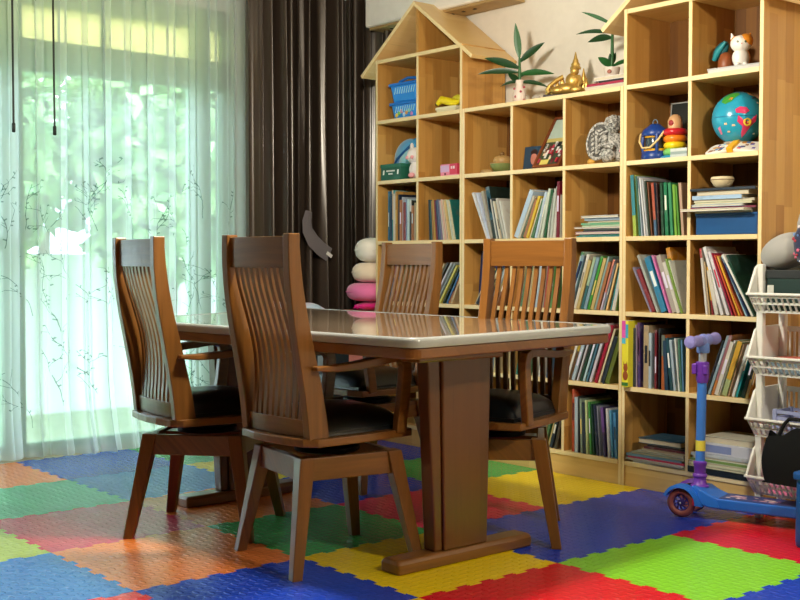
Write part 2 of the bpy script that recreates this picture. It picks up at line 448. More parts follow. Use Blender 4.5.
# ------------------------------------------------------------------ books
def colour_word(h):
    import colorsys
    r, g_, b = [int(h[i:i+2], 16)/255 for i in (1, 3, 5)]
    hh, l, s_ = colorsys.rgb_to_hls(r, g_, b)
    mx, mn = max(r, g_, b), min(r, g_, b)
    if mx < .22: return 'black'
    if (mx-mn) < .10: return 'white' if mn > .8 else ('light grey' if mn > .62 else ('grey' if mx > .35 else 'charcoal'))
    if (mx-mn) < .2 and l > .72: return 'cream' if r > b else 'pale blue'
    hd = hh*360
    pre = 'dark ' if l < .3 else ('pale ' if l > .72 else '')
    if hd < 14 or hd > 345: w_ = 'red' if s_ > .35 else 'brown'
    elif hd < 45: w_ = 'brown' if l < .42 else ('orange' if s_ > .62 else 'tan')
    elif hd < 68: w_ = 'yellow' if s_ > .45 else 'olive'
    elif hd < 165: w_ = 'green'
    elif hd < 197: w_ = 'teal'
    elif hd < 255: w_ = 'blue'
    elif hd < 290: w_ = 'purple'
    else: w_ = 'pink'
    return pre + w_
PAGES = mat('#cdc4ae', .8, spec=.2, name='paper_pages')
def bmat(color):
    key = ('book', color)
    if key in MATS: return MATS[key]
    m = bpy.data.materials.new('book_cover_' + color.strip('#')); m.use_nodes = True
    g = NG(m); b = m.node_tree.nodes['Principled BSDF']; b.inputs['Roughness'].default_value = .42
    tc = g.n('ShaderNodeTexCoord'); nz = g.n('ShaderNodeTexNoise'); nz.inputs['Scale'].default_value = 34; nz.inputs['Detail'].default_value = 3
    vo = g.n('ShaderNodeTexVoronoi'); vo.inputs['Scale'].default_value = 26
    g.link(tc.outputs['Object'], nz.inputs['Vector']); g.link(tc.outputs['Object'], vo.inputs['Vector'])
    c = tuple(v*.84 for v in lin(color)[:3])
    rp_ = g.n('ShaderNodeMapRange'); rp_.inputs[1].default_value = .52; rp_.inputs[2].default_value = .66; g.link(nz.outputs['Fac'], rp_.inputs[0])
    h = sum(map(ord, color)) % 5
    alt = [(.04,.05,.06),(.55,.52,.42),(.10,.16,.2),(.3,.12,.06),(.4,.45,.42)][h]
    col = g.mix(g.math('MULTIPLY', rp_.outputs[0], .38), c + (1,), tuple(c[i]*.45+alt[i]*.55 for i in range(3)) + (1,))
    g.link(col, b.inputs['Base Color']); MATS[key] = m
    return m
def book_mesh(mb, t, d, h, c1, c2=None, split=None):
    """upright book: spine at y=0, thickness along x"""
    b = min(.0022, t*.18)
    M1 = bmat(c1)
    mb.use(M1)
    if c2:
        zz = h*split
        mb.box((0,0,0), (b,d,h)).box((t-b,0,0), (t,d,h)).box((b,0,0), (t-b,b,zz))
        mb.use(bmat(c2)); mb.box((-.0004,-.0006,zz), (t+.0004,b,h))
    else:
        mb.box((0,0,0), (b,d,h)).box((t-b,0,0), (t,d,h)).box((b,0,0), (t-b,b,h))
    return b
SHORT = {}
def upright(col, row, specs, y0=.006, group=None, first=0, depth_=None, desc='book', frm='from the left'):
    """specs: list of (frac_x_bottom_left, t_mm, height, lean_deg, colour[, colour2, split, label_colour])"""
    xa, xb = BAY[col-1]; W = xb - xa; z = shelf_z(row)
    # fill wide gaps between listed books with thin plain booklets
    full = []
    for k, sp in enumerate(specs):
        full.append(sp)
        if k+1 < len(specs):
            gap = (specs[k+1][0]-sp[0])*W*math.cos(R(sp[3])) - sp[1]/1000
            if gap > .0175 and len(full) < 30:
                full.append((sp[0] + sp[1]/1000/W/math.cos(R(sp[3]))*1.03, min(gap*920, 13), min(sp[2], specs[k+1][2])*rnd.uniform(.93, .99), (sp[3]+specs[k+1][3])/2,
                             rnd.choice(['#d8d4c8','#b4c8d8','#24405a','#c8b070','#7fa0b0','#e0dccf','#4a7a54','#2c3440','#b0744a','#8a3038'])))
    specs = full
    for k, sp in enumerate(specs):
        f, t, h, lean, c = sp[:5]
        t /= 1000
        if k+1 < len(specs): t = max(t, min((specs[k+1][0]-f)*W*math.cos(R(lean))*.97, 1.3*t, .034))
        else: t = max(t, min((1-f)*W*.8, 1.6*t))
        c2 = sp[5] if len(sp) > 5 else None
        d = depth_ or rnd.uniform(.17, .225) if h > .19 else rnd.uniform(.14, .18)
        h = min(h, .302/ max(.2, math.cos(R(lean))))
        mb = MB(); b = book_mesh(mb, t, d, h, c, c2, sp[6] if c2 else None)
        o = mb.build('book')
        MB().use(PAGES).box((b,b,.003), (t-b, d-.004, h-.004)).build('page_block', PAGES, o)
        if len(sp) > 7 or (t > .009 and rnd.random() < .4 and not c2):
            lc = sp[7] if len(sp) > 7 else rnd.choice(['#e9e4d6', '#d8c070', '#20242c', '#b8c4cc', '#ddd6ee'])
            q = rnd.uniform(.55, .8)
            MB().box((t*.22, -.0006, h*(q-.28)), (t*.78, 0, h*q)).build('spine_title', mat(lc, .5), o)
        th = R(lean)
        lift = t*math.sin(th) if th > 0 else 0
        o.rotation_euler = (0, th, 0)
        yy = y0 + rnd.uniform(0, .012)
        o.location = (max(xa+.002, xa + f*W - 1.18*max(0, yy) + (.25*t)), yy, z + max(lift, 0) + .0002)
        ordn = ORD[k+first]
        T(o, f"{colour_word(c)} {desc}, {ordn} {frm}, {COLN[col-1]} bay, {ROWB[row]}", 'book', group or f"books in the {COLN[col-1]} bay of the {ROWB[row]}")
def flat(col, row, items, z0=0, group=None, desc='book', fromw='from bottom', dx=0):
    """items: (f0, f1, t_mm, depth, colour, pages_front, y0, droop)"""
    xa, xb = BAY[col-1]; W = xb - xa; z = shelf_z(row) + z0
    for k, it in enumerate(items):
        f0, f1, t, d, c, pf, y0 = it[:7]
        tilt = it[7] if len(it) > 7 else 0
        t /= 1000; L = (f1-f0)*W; b = min(.0022, t*.2)
        mb = MB().use(bmat(c))
        mb.box((0,0,0), (L,d,b)).box((0,0,t-b), (L,d,t))
        if pf: mb.box((0,d-b,b), (L,d,t-b))
        else: mb.box((0,0,b), (L,b,t-b))
        o = mb.build('book')
        MB().box((.003, .003 if pf else b, b), (L-.003, d-b if pf else d-.003, t-b)).build('page_block', PAGES, o)
        o.location = (xa + f0*W, y0, z + .0002)
        o.rotation_euler = (0, 0, R(tilt))
        z += t + .0004
        T(o, f"{colour_word(c)} flat {desc}, {ORD[k]} {fromw}, stack in {COLN[col-1]} bay, {ROWB[row]}", 'book', group or f"stacked books in the {COLN[col-1]} bay of the {ROWB[row]}")
    return z
def px(lst, lo, hi):  # convert zoom-pixel bottoms to bay fractions
    return [((a-lo)/(hi-lo),) + tuple(r) for a, *r in lst]

# ---- fourth row up
upright(1, 4, px([(115,11,.270,0,'#2a6f94'), (150,9,.275,0,'#5fb4b8','#e6cdb0',.42), (180,8,.268,0,'#c4954a'), (205,9,.25,0,'#1d2b3f'),
    (238,9,.235,0,'#b3bfcc'), (266,6,.22,0,'#9fb6d6'), (285,7,.222,0,'#c4e2ea'), (306,11,.215,0,'#22282a','#dfe0dc',.72), (345,6,.20,0,'#b4ab90')], 25, 360))
c24 = ['#25323f','#2f5a5a','#b58a4a','#c9a24a','#8a2f2f','#38456a','#5b6f8f','#8d86a4','#d8cfc0','#e2b8a8','#dccdb4','#e2c088','#c8b878','#d8e0d0','#e0d6b4','#1f6f6a']
upright(2, 4, [((485-385 + k*15.2)/360, 5.2, .212 - .003*(k % 3), -2.5 - .85*k*.9, c) for k, c in enumerate(c24)])
upright(3, 4, [(.50,12,.255,-25,'#e6e6e8'), (.535,9,.245,-21,'#c9d3ea'), (.575,15,.245,-16,'#a79f90'), (.635,20,.262,-12,'#1c2a22','#1b4f63',.36,'#3c86b4'),
    (.715,5,.20,-13,'#d0d0c8'), (.745,6,.205,-13,'#4a4f50'), (.775,5,.19,-14,'#dedccb'), (.80,8,.178,-14,'#b7a890'), (.845,5,.19,-15,'#8a9490'), (.872,9,.205,-16,'#c8c4ba'), (.92,6,.19,-15,'#d6d8d0')])
upright(4, 4, [(.02,20,.245,25,'#bcd3ea'), (.12,10,.22,26,'#c8c2ae'), (.20,5,.20,25,'#2f6f4a'), (.28,10,.21,22,'#e4c02c'), (.36,5,.2,22,'#e8dcc0'), (.46,9,.225,17,'#c2d8ee'),
    (.52,7,.222,16,'#d4dcd2'), (.57,11,.235,13,'#cdd6c4'), (.64,9,.23,12,'#1f5a30'), (.71,8,.225,8,'#d0d4cc'), (.76,9,.23,7,'#bfc6bc'), (.815,14,.238,6,'#e0e0d8'), (.885,12,.262,1,'#7a1028'), (.94,7,.20,1,'#cfd3c8')])
flat(5, 4, [(.14,.985,7,.20,'#2f7f86',0,.03), (.18,.98,6,.19,'#58b8a0',0,.035), (.13,.99,11,.21,'#d3b4cc',1,.025), (.2,.95,5,.2,'#3a3f38',0,.05),
    (.22,.86,8,.19,'#a8c8b8',0,.05), (.12,.98,8,.21,'#e3e0e2',1,.02), (.22,.94,8,.2,'#b8d0a8',0,.04), (.21,.93,9,.2,'#6fae88',0,.035,1), (.30,.95,9,.19,'#b8ae88',1,.045,-1), (.26,.94,12,.2,'#9fb2c6',0,.04), (.22,.90,11,.2,'#e4eaee',1,.03)])
upright(6, 4, px([(92,13,.268,-4,'#a9c24e','#3f8f9a',.34), (132,6,.262,-5,'#3d6d5c'), (150,7,.262,-6,'#a9bccb'), (172,5,.255,-7,'#e0e0e4'), (190,4,.25,-7,'#c7cdd2'), (205,6,.24,-6,'#2a3a2a'), (224,5,.235,-6,'#7a4a30'),
    (243,9,.228,-5,'#4a6a8a','#b4553c',.3), (271,5,.226,-4,'#402020'), (290,9,.226,-3,'#1f4a30'), (315,12,.226,-3,'#1f7a50'), (352,10,.224,-4,'#3a9062'), (384,9,.216,-4,'#7ab040'), (412,6,.21,-5,'#5a9a3a'), (432,8,.222,-5,'#c0a088')], 35, 460))
# ---- third row up
upright(1, 3, [(.12,10,.24,8,'#7a3a30'), (.22,9,.22,8,'#cfc7b0'), (.33,12,.25,7,'#2a5a7a'), (.46,8,.21,8,'#c9a050'), (.58,10,.23,7,'#3a6a4a')])
upright(2, 3, [(.08,6,.235,36,'#7a2a3a'), (.17,6,.25,36,'#c8b890'), (.25,7,.255,35,'#404038'), (.34,7,.255,35,'#b8c0c8'), (.43,6,.25,35,'#8fa0a8'), (.51,8,.235,34,'#d8d060'), (.60,7,.22,33,'#1f3a2a'), (.69,8,.2,31,'#2a6aa8'), (.79,6,.17,28,'#d0b890')])
upright(3, 3, [(.24,6,.20,32,'#c9b48a'), (.33,5,.2,31,'#2a6a6a'), (.41,7,.21,31,'#dfd4b4'), (.51,6,.21,30,'#3a4a3a'), (.60,8,.22,28,'#b8c4c8'), (.70,7,.21,26,'#8a5a3a')], y0=.006, depth_=.062)
upright(4, 3, [(.05,9,.23,14,'#c2342c'), (.14,7,.24,14,'#e3ddcc'), (.22,8,.22,13,'#2a7a6a'), (.31,9,.245,12,'#d8c9a0'), (.42,7,.23,11,'#345a86'), (.52,10,.22,10,'#e8e4d8'), (.65,8,.24,8,'#a83a3a'), (.76,9,.23,6,'#5a8a4a')])
upright(5, 3, px([(80,6,.235,21,'#2a3f6a'), (100,17,.272,18,'#bcd8c8','#3f7a4a',.93), (155,14,.262,18,'#dcd6c4','#e8e6dc',.9,'#8f8878'), (200,14,.25,18,'#2c6a70','#a8c0a0',.45), (243,13,.252,18,'#3a9a30'), (285,9,.252,18,'#8fb0b0'), (322,8,.238,18,'#c7bcd0','#d08070',.35), (356,7,.22,17,'#e8c080'), (383,7,.20,15,'#1f8088'), (412,6,.18,12,'#6a9a50')], 95, 435))
upright(6, 3, px([(215,8,.215,-27,'#8d86a0'), (262,9,.268,-24,'#aab2ac'), (290,21,.252,-22,'#2f86b0','#2f86b0',.98,'#e6ecee'), (345,6,.262,-21,'#d878b8'), (368,21,.258,-20,'#b0a8a0'), (425,6,.245,-20,'#7da048'), (440,5,.235,-19,'#d9ddd2')], 30, 458))
upright(6, 3, [(.92,14,.285,-14,'#d08a20')], y0=.03, first=7)
upright(7, 3, px([(135,7,.275,-7,'#d9d5cc','#b02a34',.86), (160,5,.22,-7,'#c0a880'), (182,8,.20,-8,'#8a2028','#d8a020',.3), (238,11,.292,-18,'#e6e6ea'), (275,10,.275,-20,'#e2dde2','#e2dde2',.98,'#c03048'), (312,5,.272,-22,'#a01840'), (335,5,.265,-23,'#c84a30'), (357,6,.262,-24,'#e0a830'), (382,6,.26,-25,'#701828'), (405,5,.27,-26,'#a8d0d8'), (424,4,.272,-26,'#d8d49a'), (442,5,.272,-26,'#1f4438')], 20, 470))
upright(7, 3, [(.80,5,.25,-27,'#c05828'), (.87,5,.26,-28,'#27406a'), (.93,9,.285,-30,'#e8e6e0'), (.96,5,.25,-30,'#1f4a38')], y0=.004, first=12, depth_=.16)
# ---- second row up
upright(2, 2, [(.15,11,.24,6,'#8a9a6a'), (.3,9,.22,6,'#d8d0c0'), (.45,10,.23,5,'#2f4a6a')])
upright(3, 2, [(.1,10,.24,12,'#b4a890'), (.22,8,.22,12,'#d0d4cc'), (.34,10,.23,11,'#5a2a30'), (.5,9,.21,10,'#2a5a4a'), (.65,8,.23,8,'#cabf98')])
upright(4, 2, [(.08,9,.24,12,'#2f8a7a'), (.18,8,.24,12,'#e3ddcc'), (.28,9,.22,11,'#8a2f34'), (.42,8,.24,10,'#d0c4a0'), (.55,9,.23,8,'#e8e8e0'), (.7,8,.22,7,'#4a6a8a')])
upright(5, 2, px([(120,9,.262,20,'#e8e4dc'), (150,12,.262,20,'#6a4a24','#c0a424',.55), (192,7,.255,20,'#5a3626'), (212,7,.265,20,'#c8c4cc'), (238,7,.26,20,'#24503c'), (262,9,.275,20,'#b8d8e0'), (286,6,.27,20,'#4f7f96'), (310,10,.285,20,'#d8d0e0'), (348,11,.278,20,'#a81838'), (385,10,.262,20,'#e6dcb8'), (425,16,.24,20,'#6a7a30')], 110, 535))
upright(6, 2, px([(80,14,.27,0,'#2a3a44','#8b8298',.45), (124,5,.272,-1,'#b9a5bd'), (138,8,.282,-1,'#4c3a7a','#6f4a7a',.4,'#d9c9e2'), (168,26,.272,0,'#b9a484'), (246,8,.255,0,'#701828'), (270,6,.262,0,'#1c1a1c'), (288,16,.235,0,'#b06030','#6f7a70',.62), (345,13,.225,-7,'#1f4a58','#1f4a58',.98,'#e8ecec'), (400,5,.225,-6,'#dfe4e0'), (412,6,.222,-4,'#4a7a6a'), (428,5,.22,-3,'#5b8ab0')], 45, 440))
upright(7, 2, px([(140,6,.24,20,'#2a3038'), (160,9,.262,20,'#8fa8b8'), (185,12,.262,19,'#c07a3a','#a06a72',.25), (235,7,.24,18,'#e0e4e8'), (258,16,.236,18,'#a8b880','#d8a93a',.3), (305,6,.228,18,'#b89878'), (330,9,.225,18,'#dde4e4'), (360,8,.22,17,'#1f9aa8'), (390,14,.215,17,'#1f3a30'), (440,9,.16,15,'#d89840')], 20, 490))
# ---- bottom row
upright(4, 1, [(.30,11,.20,22,'#a09a78'), (.44,11,.205,22,'#b0a888'), (.58,13,.205,20,'#8a8258'), (.74,9,.19,18,'#c0b070'), (.86,10,.17,14,'#4a4030')])
upright(5, 1, px([(292,12,.29,0,'#c04a20'), (330,5,.26,-1,'#33363a'), (348,11,.25,-2,'#8a9a8a'), (382,8,.245,-2,'#c8d8a0'), (408,7,.24,-3,'#3f8a40'), (430,5,.232,-4,'#1f3f34'), (450,7,.228,-5,'#28304a'), (475,5,.225,-5,'#8b90a0'), (495,10,.222,-5,'#382a58','#6f4a90',.5), (524,8,.22,-4,'#cfd0d4'), (548,7,.212,-4,'#5aa0c8'), (566,8,.205,-3,'#4a8ac0')], 235, 585))
zt = flat(6, 1, [(.14,1,9,.22,'#dfe6e0',1,.0,2), (.02,.97,8,.21,'#cfd8d8',1,.0,-2), (.05,.99,8,.2,'#c2345a',0,.004), (.02,.93,10,.2,'#6f9fc0',0,.004,1), (.10,.98,10,.2,'#9fae98',1,.006), (.20,.97,9,.19,'#c4cbbf',1,.008,-1), (.26,.98,10,.19,'#b8a888',1,.01), (.30,.985,9,.18,'#6a2a3a',0,.012), (.34,.985,7,.18,'#2a2a2c',0,.02)])
flat(6, 1, [(.16,.86,24,.18,'#1f4a62',1,.03,1)], z0=zt-shelf_z(1), fromw='top', group='stacked books in the sixth bay of the bottom shelf row')
zt = flat(7, 1, [(.0,.97,26,.22,'#14222c',0,-.004), (.02,.985,11,.22,'#d0d4b4',1,-.006,-1), (.0,.97,12,.215,'#cfd2c0',1,0), (.02,.98,10,.21,'#7da05a',0,.004), (.05,.97,10,.2,'#dfe2dc',1,.006,1), (.02,.95,11,.2,'#c9d2da',0,.008)])
flat(7, 1, [(.16,.98,26,.2,'#d9d6c4',1,.03)], z0=zt-shelf_z(1)+.047, fromw='top', group='stacked books in the seventh bay of the bottom shelf row')
bx = MB().use(mat('#c7cad8', .5)).box((0,0,0), (.29,.2,.046)).build('document_box', bevel=.002)
MB().box((.02,-.0008,.008), (.17,0,.038)).build('front_label', mat('#7f8fc0', .5), bx)
bx.location = (BAY[6][0]+.025, .02, zt+.0004); T(bx, 'pale grey flat box with a bluish label in the stack behind the scooter post', 'box')
# lying magazines above the blue box, fourth row, seventh bay
BX = BAY[6][0]
bb = MB().prism([(.02,.0),(.312,.0),(.312,.24),(.02,.24)], 0, .085)
bb = bb.build('storage_box', mat('#0b4c86', .4), bevel=.004); bb.location = (BX, .01, shelf_z(4)+.0002)
MB().box((.018,-.003,.078), (.314,.243,.088)).build('lid', mat('#0b4c86', .4), bb, bevel=.002)
T(bb, 'plain blue plastic box under the pile of magazines', 'box')
z = flat(7, 4, [(.05,.90,7,.2,'#b8c8b0',1,.005,1), (-.06,.90,10,.22,'#e8e8e0',1,-.045,-1), (.0,.97,8,.2,'#7a2040',0,.0), (.02,.80,10,.21,'#b0c4d8',1,-.004,-1), (.04,.9,10,.2,'#c8cfa0',1,.006), (.03,.93,9,.2,'#d9d4c0',1,.006,1), (.02,.76,16,.2,'#a8c8e8',0,.002), (.07,.85,19,.19,'#c0a880',1,.008), (.0,.96,10,.22,'#1f3040',0,-.004,1)], z0=.0886, desc='magazine')
bw = MB().use(mat('#d8c8a2', .5)).lathe([(.022,0),(.036,.012),(.046,.03),(.047,.04),(.044,.046),(.040,.044),(.030,.034),(.0,.03)], n=28).build('small_bowl', smooth=True)
MB().torus((0,0,.034), .0462, .0016).build('painted_band', mat('#6a4a2a', .5), bw); bw.location = (BX+.12, .05, z+.0004); T(bw, 'small cream patterned bowl on top of the magazine pile', 'bowl')
# front-facing items
def fox_book():
    o = MB().use(mat('#e9df3a', .45)).box((0,0,0), (.034,.2,.29)).build('picture_book', bevel=.001)
    def patch(a, b, c): MB().box((a[0],-.0009,a[1]), (b[0],-.0001,b[1])).build('cover_print', mat(c, .45), o)
    patch((0,.25),(.02,.29),'#d84aa8'); patch((0,.215),(.02,.25),'#e25ab4'); patch((.02,.215),(.034,.275),'#3fa8cc'); patch((0,.19),(.02,.215),'#54bcd8')
    patch((.0,.005),(.034,.02),'#3f7a34')
    mb = MB().use(mat('#9a4f22', .5))
    for cx, cz, r in ((.02,.05,.014),(.021,.085,.012)): mb.ball((cx,-.001,cz), (r,.0012,r*1.5), u=14, v=8)
    mb.face([(.010,-.0022,.095),(.016,-.0022,.095),(.012,-.0022,.116)]); mb.face([(.024,-.0022,.095),(.031,-.0022,.095),(.030,-.0022,.116)])
    mb.build('cover_animal', None, o); MB().box((.003,.005,.2899), (.031,.199,.2905)).build('page_block', PAGES, o)
    o.location = (PCX[7]+.009, -.022, shelf_z(2)+.0002); o.rotation_euler = (0, 0, R(0))
    T(o, 'bright yellow, pink and blue picture book with a brown animal, jutting out', 'book')
fox_book()
def navy_book():
    o = MB().use(mat('#142a5a', .45)).box((0,0,0), (.20,.012,.27)).build('picture_book', bevel=.001)
    mb = MB().use(mat('#f0cf3a', .5))
    for k in range(5):
        a = 2*PI*k/5 + .4
        mb.ball((.075+.024*math.cos(a), -.001, .165+.024*math.sin(a)), (.016,.0012,.016), u=12, v=6)
    mb.ball((.03,-.001,.185), (.008,.001,.008), u=10, v=6)
    mb.use(mat('#e8852a', .5)).ball((.075,-.0015,.165), (.014,.0014,.014), u=12, v=6).build('cover_flower', None, o)
    MB().box((.001,.0015,.2699), (.199,.0105,.2703)).build('page_block', PAGES, o)
    o.location = (BAY[2][0]+.012, .085, shelf_z(3)+.002); o.rotation_euler = (R(-5), 0, 0)
    T(o, 'dark blue book with a yellow flower on its cover standing face out', 'book')
navy_book()

# ================================================================== THINGS ON THE SHELVES
def P3(col, row, f, y, dz=0):
    a, b = BAY[col-1]; return Vector((a + f*(b-a), y, shelf_z(row) + .0002 + dz))
# two stacked blue baskets with handle, top row first bay
BLUE = mat('#0f78dc', .35); BLUE2 = mat('#1a90ee', .35)
def basket(root_loc, w_, d, h, label, top):
    t = empty('toy_basket', root_loc)
    rings = []
    for z, s_ in ((0, .86), (h*.5, .93), (h, 1)):
        rings.append([Vector((sx*w_/2*s_, sy*d/2*s_, z)) for sx, sy in ((-1,-1),(1,-1),(1,1),(-1,1))])
    MB().loft(rings).build('body', BLUE2, t, bevel=.008, seg=3)
    MB().box((-w_/2-.008, -d/2-.008, h-.012), (w_/2+.008, d/2+.008, h+.004)).build('rim', BLUE, t, bevel=.004)
    mb = MB().use(mat('#9fd4ee', .5))
    q = random.Random(4)
    for k in range(9):
        x = -w_*.36 + k*w_*.09
        mb.hexa([Vector(p) for p in ((x,-d/2*.95-.001,h*.45),(x+.006,-d/2*.95-.001,h*.45),(x+.006,-d/2*.95+.004,h*.45),(x,-d/2*.95+.004,h*.45),(x+.014,-d/2*.98-.001,h*.8),(x+.02,-d/2*.98-.001,h*.8),(x+.02,-d/2*.98+.004,h*.8),(x+.014,-d/2*.98+.004,h*.8))])
    mb.build('lattice_slots', None, t)
    if not top:
        mb = MB()
        for k, c in enumerate(('#e9d25a','#7cc46a','#e08aa8','#b8d8f0','#e9b06a','#8ad0c0','#c890d0')):
            mb.use(mat(c, .5)).ball((-w_*.3+k*w_*.1, -d/2*.9-.002, h*(.28+.22*(k % 3)/2)), (.012,.003,.012), u=10, v=6)
        mb.build('sticker_dots', None, t)
    else:
        MB().tube([(-w_*.42,-d*.2,h), (-w_*.40,-d*.2,h+.02), (-.02,-d*.2,h+.034), (.04,-d*.2,h+.03), (w_*.42,-d*.2,h+.01), (w_*.43,-d*.2,h)], .008, 8).build('handle', BLUE, t, smooth=True)
    return T(t, label, 'basket')
p = Vector((.165, .135, ZS[5]+.0103))
basket(p, .205, .17, .09, 'lower of two stacked blue plastic toy baskets, with coloured stickers', False)
basket(p + Vector((0,0,.0945)), .215, .175, .10, 'upper of two stacked blue plastic toy baskets, with a handle on top', True)
# yellow duck toy, top row second bay
t = empty('toy_banana', P3(2, 6, .55, .075))
mb = MB().use(mat('#f0dc1e', .4))
mb.tube([(-.075,-.03,.05),(-.05,-.02,.072),(0,-.02,.058),(.05,-.02,.046),(.085,-.02,.052)], [.012,.02,.021,.02,.007], 10)
mb.build('peel', None, t, smooth=True)
MB().use(mat('#d8d23a', .5)).ball((.02,.03,.062), (.045,.03,.035)).build('flesh', None, t, smooth=True)
MB().use(mat('#e6e2c0', .5)).loft([[Vector((x*s_, y*s_, z)) for x, y in ((-.08,-.045),(.08,-.045),(.08,.05),(-.08,.05))] for z, s_ in ((0,.8),(.02,1),(.032,.95))]).build('tray', None, t, bevel=.006)
MB().use(mat('#5a4a1a', .5)).ball((-.078,-.03,.048), .010).build('stem_tip', None, t, smooth=True)
T(t, 'yellow toy fruit lying on a pale tray, top shelf row', 'toy')
# fifth row, first bay: green box, blue plush, white plush
gb = MB().use(mat('#1c5f4c', .5)).box((-.085,-.05,0), (.085,.05,.085)).build('gift_box', bevel=.002)
MB().box((-.087,-.052,.07), (.087,.052,.088)).build('lid', mat('#226b56', .5), gb, bevel=.002)
mb = MB().use(mat('#e8efe8', .5))
for (x0, x1, z) in ((-.035,.035,.046), (-.018,.018,.03)): 
    k = x0
    while k < x1: mb.box((k,-.0512,z), (k+.006,-.0499,z+.008)); k += .009
for sx in (-1, 1):
    for k in range(3): mb.hexa([Vector((sx*.06+dx,yy,zz)) for yy, in ((-.0512,),) for dx, zz in ((k*.004-.006,.03),(k*.004-.003,.03),(k*.004,.055),(k*.004-.003,.055))] + [Vector((sx*.06+dx,-.0499,zz)) for dx, zz in ((k*.004-.006,.03),(k*.004-.003,.03),(k*.004,.055),(k*.004-.003,.055))])
mb.build('printed_lettering', None, gb)
gb.location = P3(1, 5, .325, .056); T(gb, 'dark green gift box with small white lettering under the blue plush', 'box')
t = empty('plush_toy', P3(1, 5, .36, .15)); t.scale = (.9,.9,.95)
mb = MB().use(mat('#4fa8e0', .9, sheen=.6)).ball((-.02,0,.13), (.125,.07,.115), MR('Y', R(-25)), u=24, v=14)
mb.build('body', None, t, smooth=True)
MB().use(mat('#8fd4e6', .9, sheen=.6)).ball((.03,-.04,.105), (.10,.05,.075), MR('Y', R(-32)), u=20, v=12).build('belly', None, t, smooth=True)
MB().use(mat('#1f5fa0', .9)).tube([(-.10,-.062,.09),(-.05,-.079,.125),(.0,-.08,.155),(.06,-.062,.20)], .007, 8).build('seam', None, t, smooth=True)
MB().use(mat('#3f98d4', .9)).ball((.07,.0,.215), (.06,.03,.03), MR('Y', R(15))).build('fin', None, t, smooth=True)
T(t, 'large blue plush toy lying behind the green box', 'soft toy')
t = empty('plush_toy', P3(1, 5, .80, .062))
W_ = mat('#f2ecec', .9, sheen=.5)
MB().use(W_).ball((0,0,.05), (.042,.04,.05)).build('body', None, t, smooth=True)
mb = MB().use(W_).ball((-.008,-.004,.125), (.05,.042,.046)); mb.build('head', None, t, smooth=True)
mb = MB().use(W_)
for sx in (-1, 1): mb.ball((sx*.032-.008, .0, .17), (.013,.01,.028))
mb.build('ears', None, t, smooth=True)
mb = MB().use(mat('#f0a8b0', .9))
mb.ball((-.032,-.042,.115), (.013,.006,.01)).build('cheek', None, t, smooth=True); MB().use(mat('#f0a8b0', .9)).ball((.012,-.045,.115), (.013,.006,.01)).build('cheek', None, t, smooth=True); MB().use(mat('#f0a8b0', .9)).ball((0,-.038,.02), (.025,.01,.014)).build('belly_patch', None, t, smooth=True)
T(t, 'small white plush toy with pink cheeks beside the green box', 'soft toy')
# pink box
t = MB().use(mat('#ee8fb0', .5)).box((-.07,-.05,0), (.07,.05,.062)).build('gift_box', bevel=.002)
MB().box((-.068,-.0508,.022), (.002,-.0499,.056)).build('front_picture', mat('#d8b4e0', .5), t)
mb = MB().use(mat('#d8405f', .5)).box((.008,-.0512,.008), (.0701,.0505,.0622)); mb.use(mat('#f4dfe4',.5)).box((.018,-.0518,.036), (.028,-.0511,.05)).box((.034,-.0518,.036), (.05,-.0511,.05)); mb.build('red_sleeve', None, t)
mb = MB().use(mat('#402030', .5)).ball((-.03,-.051,.012), (.006,.002,.006)); mb.build('clasp', None, t)
t.location = P3(2, 5, .64, .085); t.rotation_euler = (0, 0, R(-4)); T(t, 'small pink and red box in the second bay of the fifth shelf row', 'box')
# little pots third bay
t = empty('lidded_pot', P3(3, 5, .53, .10))
MB().use(mat('#7a8a50', .45)).lathe([(.028,0),(.046,.012),(.058,.03),(.060,.045),(.054,.047),(0,.046)], n=24).build('bowl', None, t, smooth=True)
MB().use(mat('#c09a62', .5)).lathe([(.060,.045),(.063,.049),(.056,.053)], n=24).build('rim', None, t, smooth=True)
MB().use(mat('#b8935a', .5)).lathe([(.044,.052),(.046,.066),(.036,.082),(.016,.088),(0,.089)], n=24).build('lid', None, t, smooth=True)
MB().use(mat('#7a5a30', .5)).ball((0,0,.095), .011).build('knob', None, t, smooth=True)
T(t, 'small stacked green and tan pot in the third bay of the fifth shelf row', 'pot')
t = MB().use(mat('#b89a6a', .5)).lathe([(.02,0),(.032,.005),(.034,.012),(.02,.018),(0,.018)], n=20).build('shallow_dish', smooth=True)
t.location = P3(3, 5, .32, .06); T(t, 'tiny tan dish lying left of the green and tan pot', 'dish')
# photo frame leaning, and a small dark picture
t = empty('photo_frame', P3(4, 5, .33, .03, .002))
t.rotation_euler = (R(-33), 0, 0)
FRW = mat('#7a3f22', .35)
mb = MB().use(FRW); mb.box((0,-.011,0),(.013,.011,.30)).box((.157,-.011,0),(.17,.011,.30)).box((.013,-.011,0),(.157,.011,.013)).box((.013,-.011,.287),(.157,.011,.30))
mb.build('frame', None, t, bevel=.002)
mb = MB().use(mat('#6b5a40', .5)).box((.013,.001,.013),(.157,.007,.287)); mb.build('backing', None, t)
mb = MB().use(mat('#b9cfc4', .25)).box((.014,-.003,.17),(.156,.0008,.286)).use(mat('#c9ba72', .3)).box((.014,-.0035,.150),(.156,.0008,.172)).use(mat('#3c4a38', .3)).box((.014,-.003,.014),(.156,.0008,.151))
q = random.Random(3)
for k in range(34):
    x, z = q.uniform(.022,.148), q.uniform(.03,.140)
    mb.use(mat(q.choice(['#d8d4d0','#c22a3a','#e6e2e0','#23262c','#b83a50','#e8c9b0','#6a2030']), .3)).cbox((x,-.0038,z), (.013,.0016,.024))
mb.use(mat('#d8c86a', .3)).cbox((.06,-.0042,.03), (.05,.002,.03))
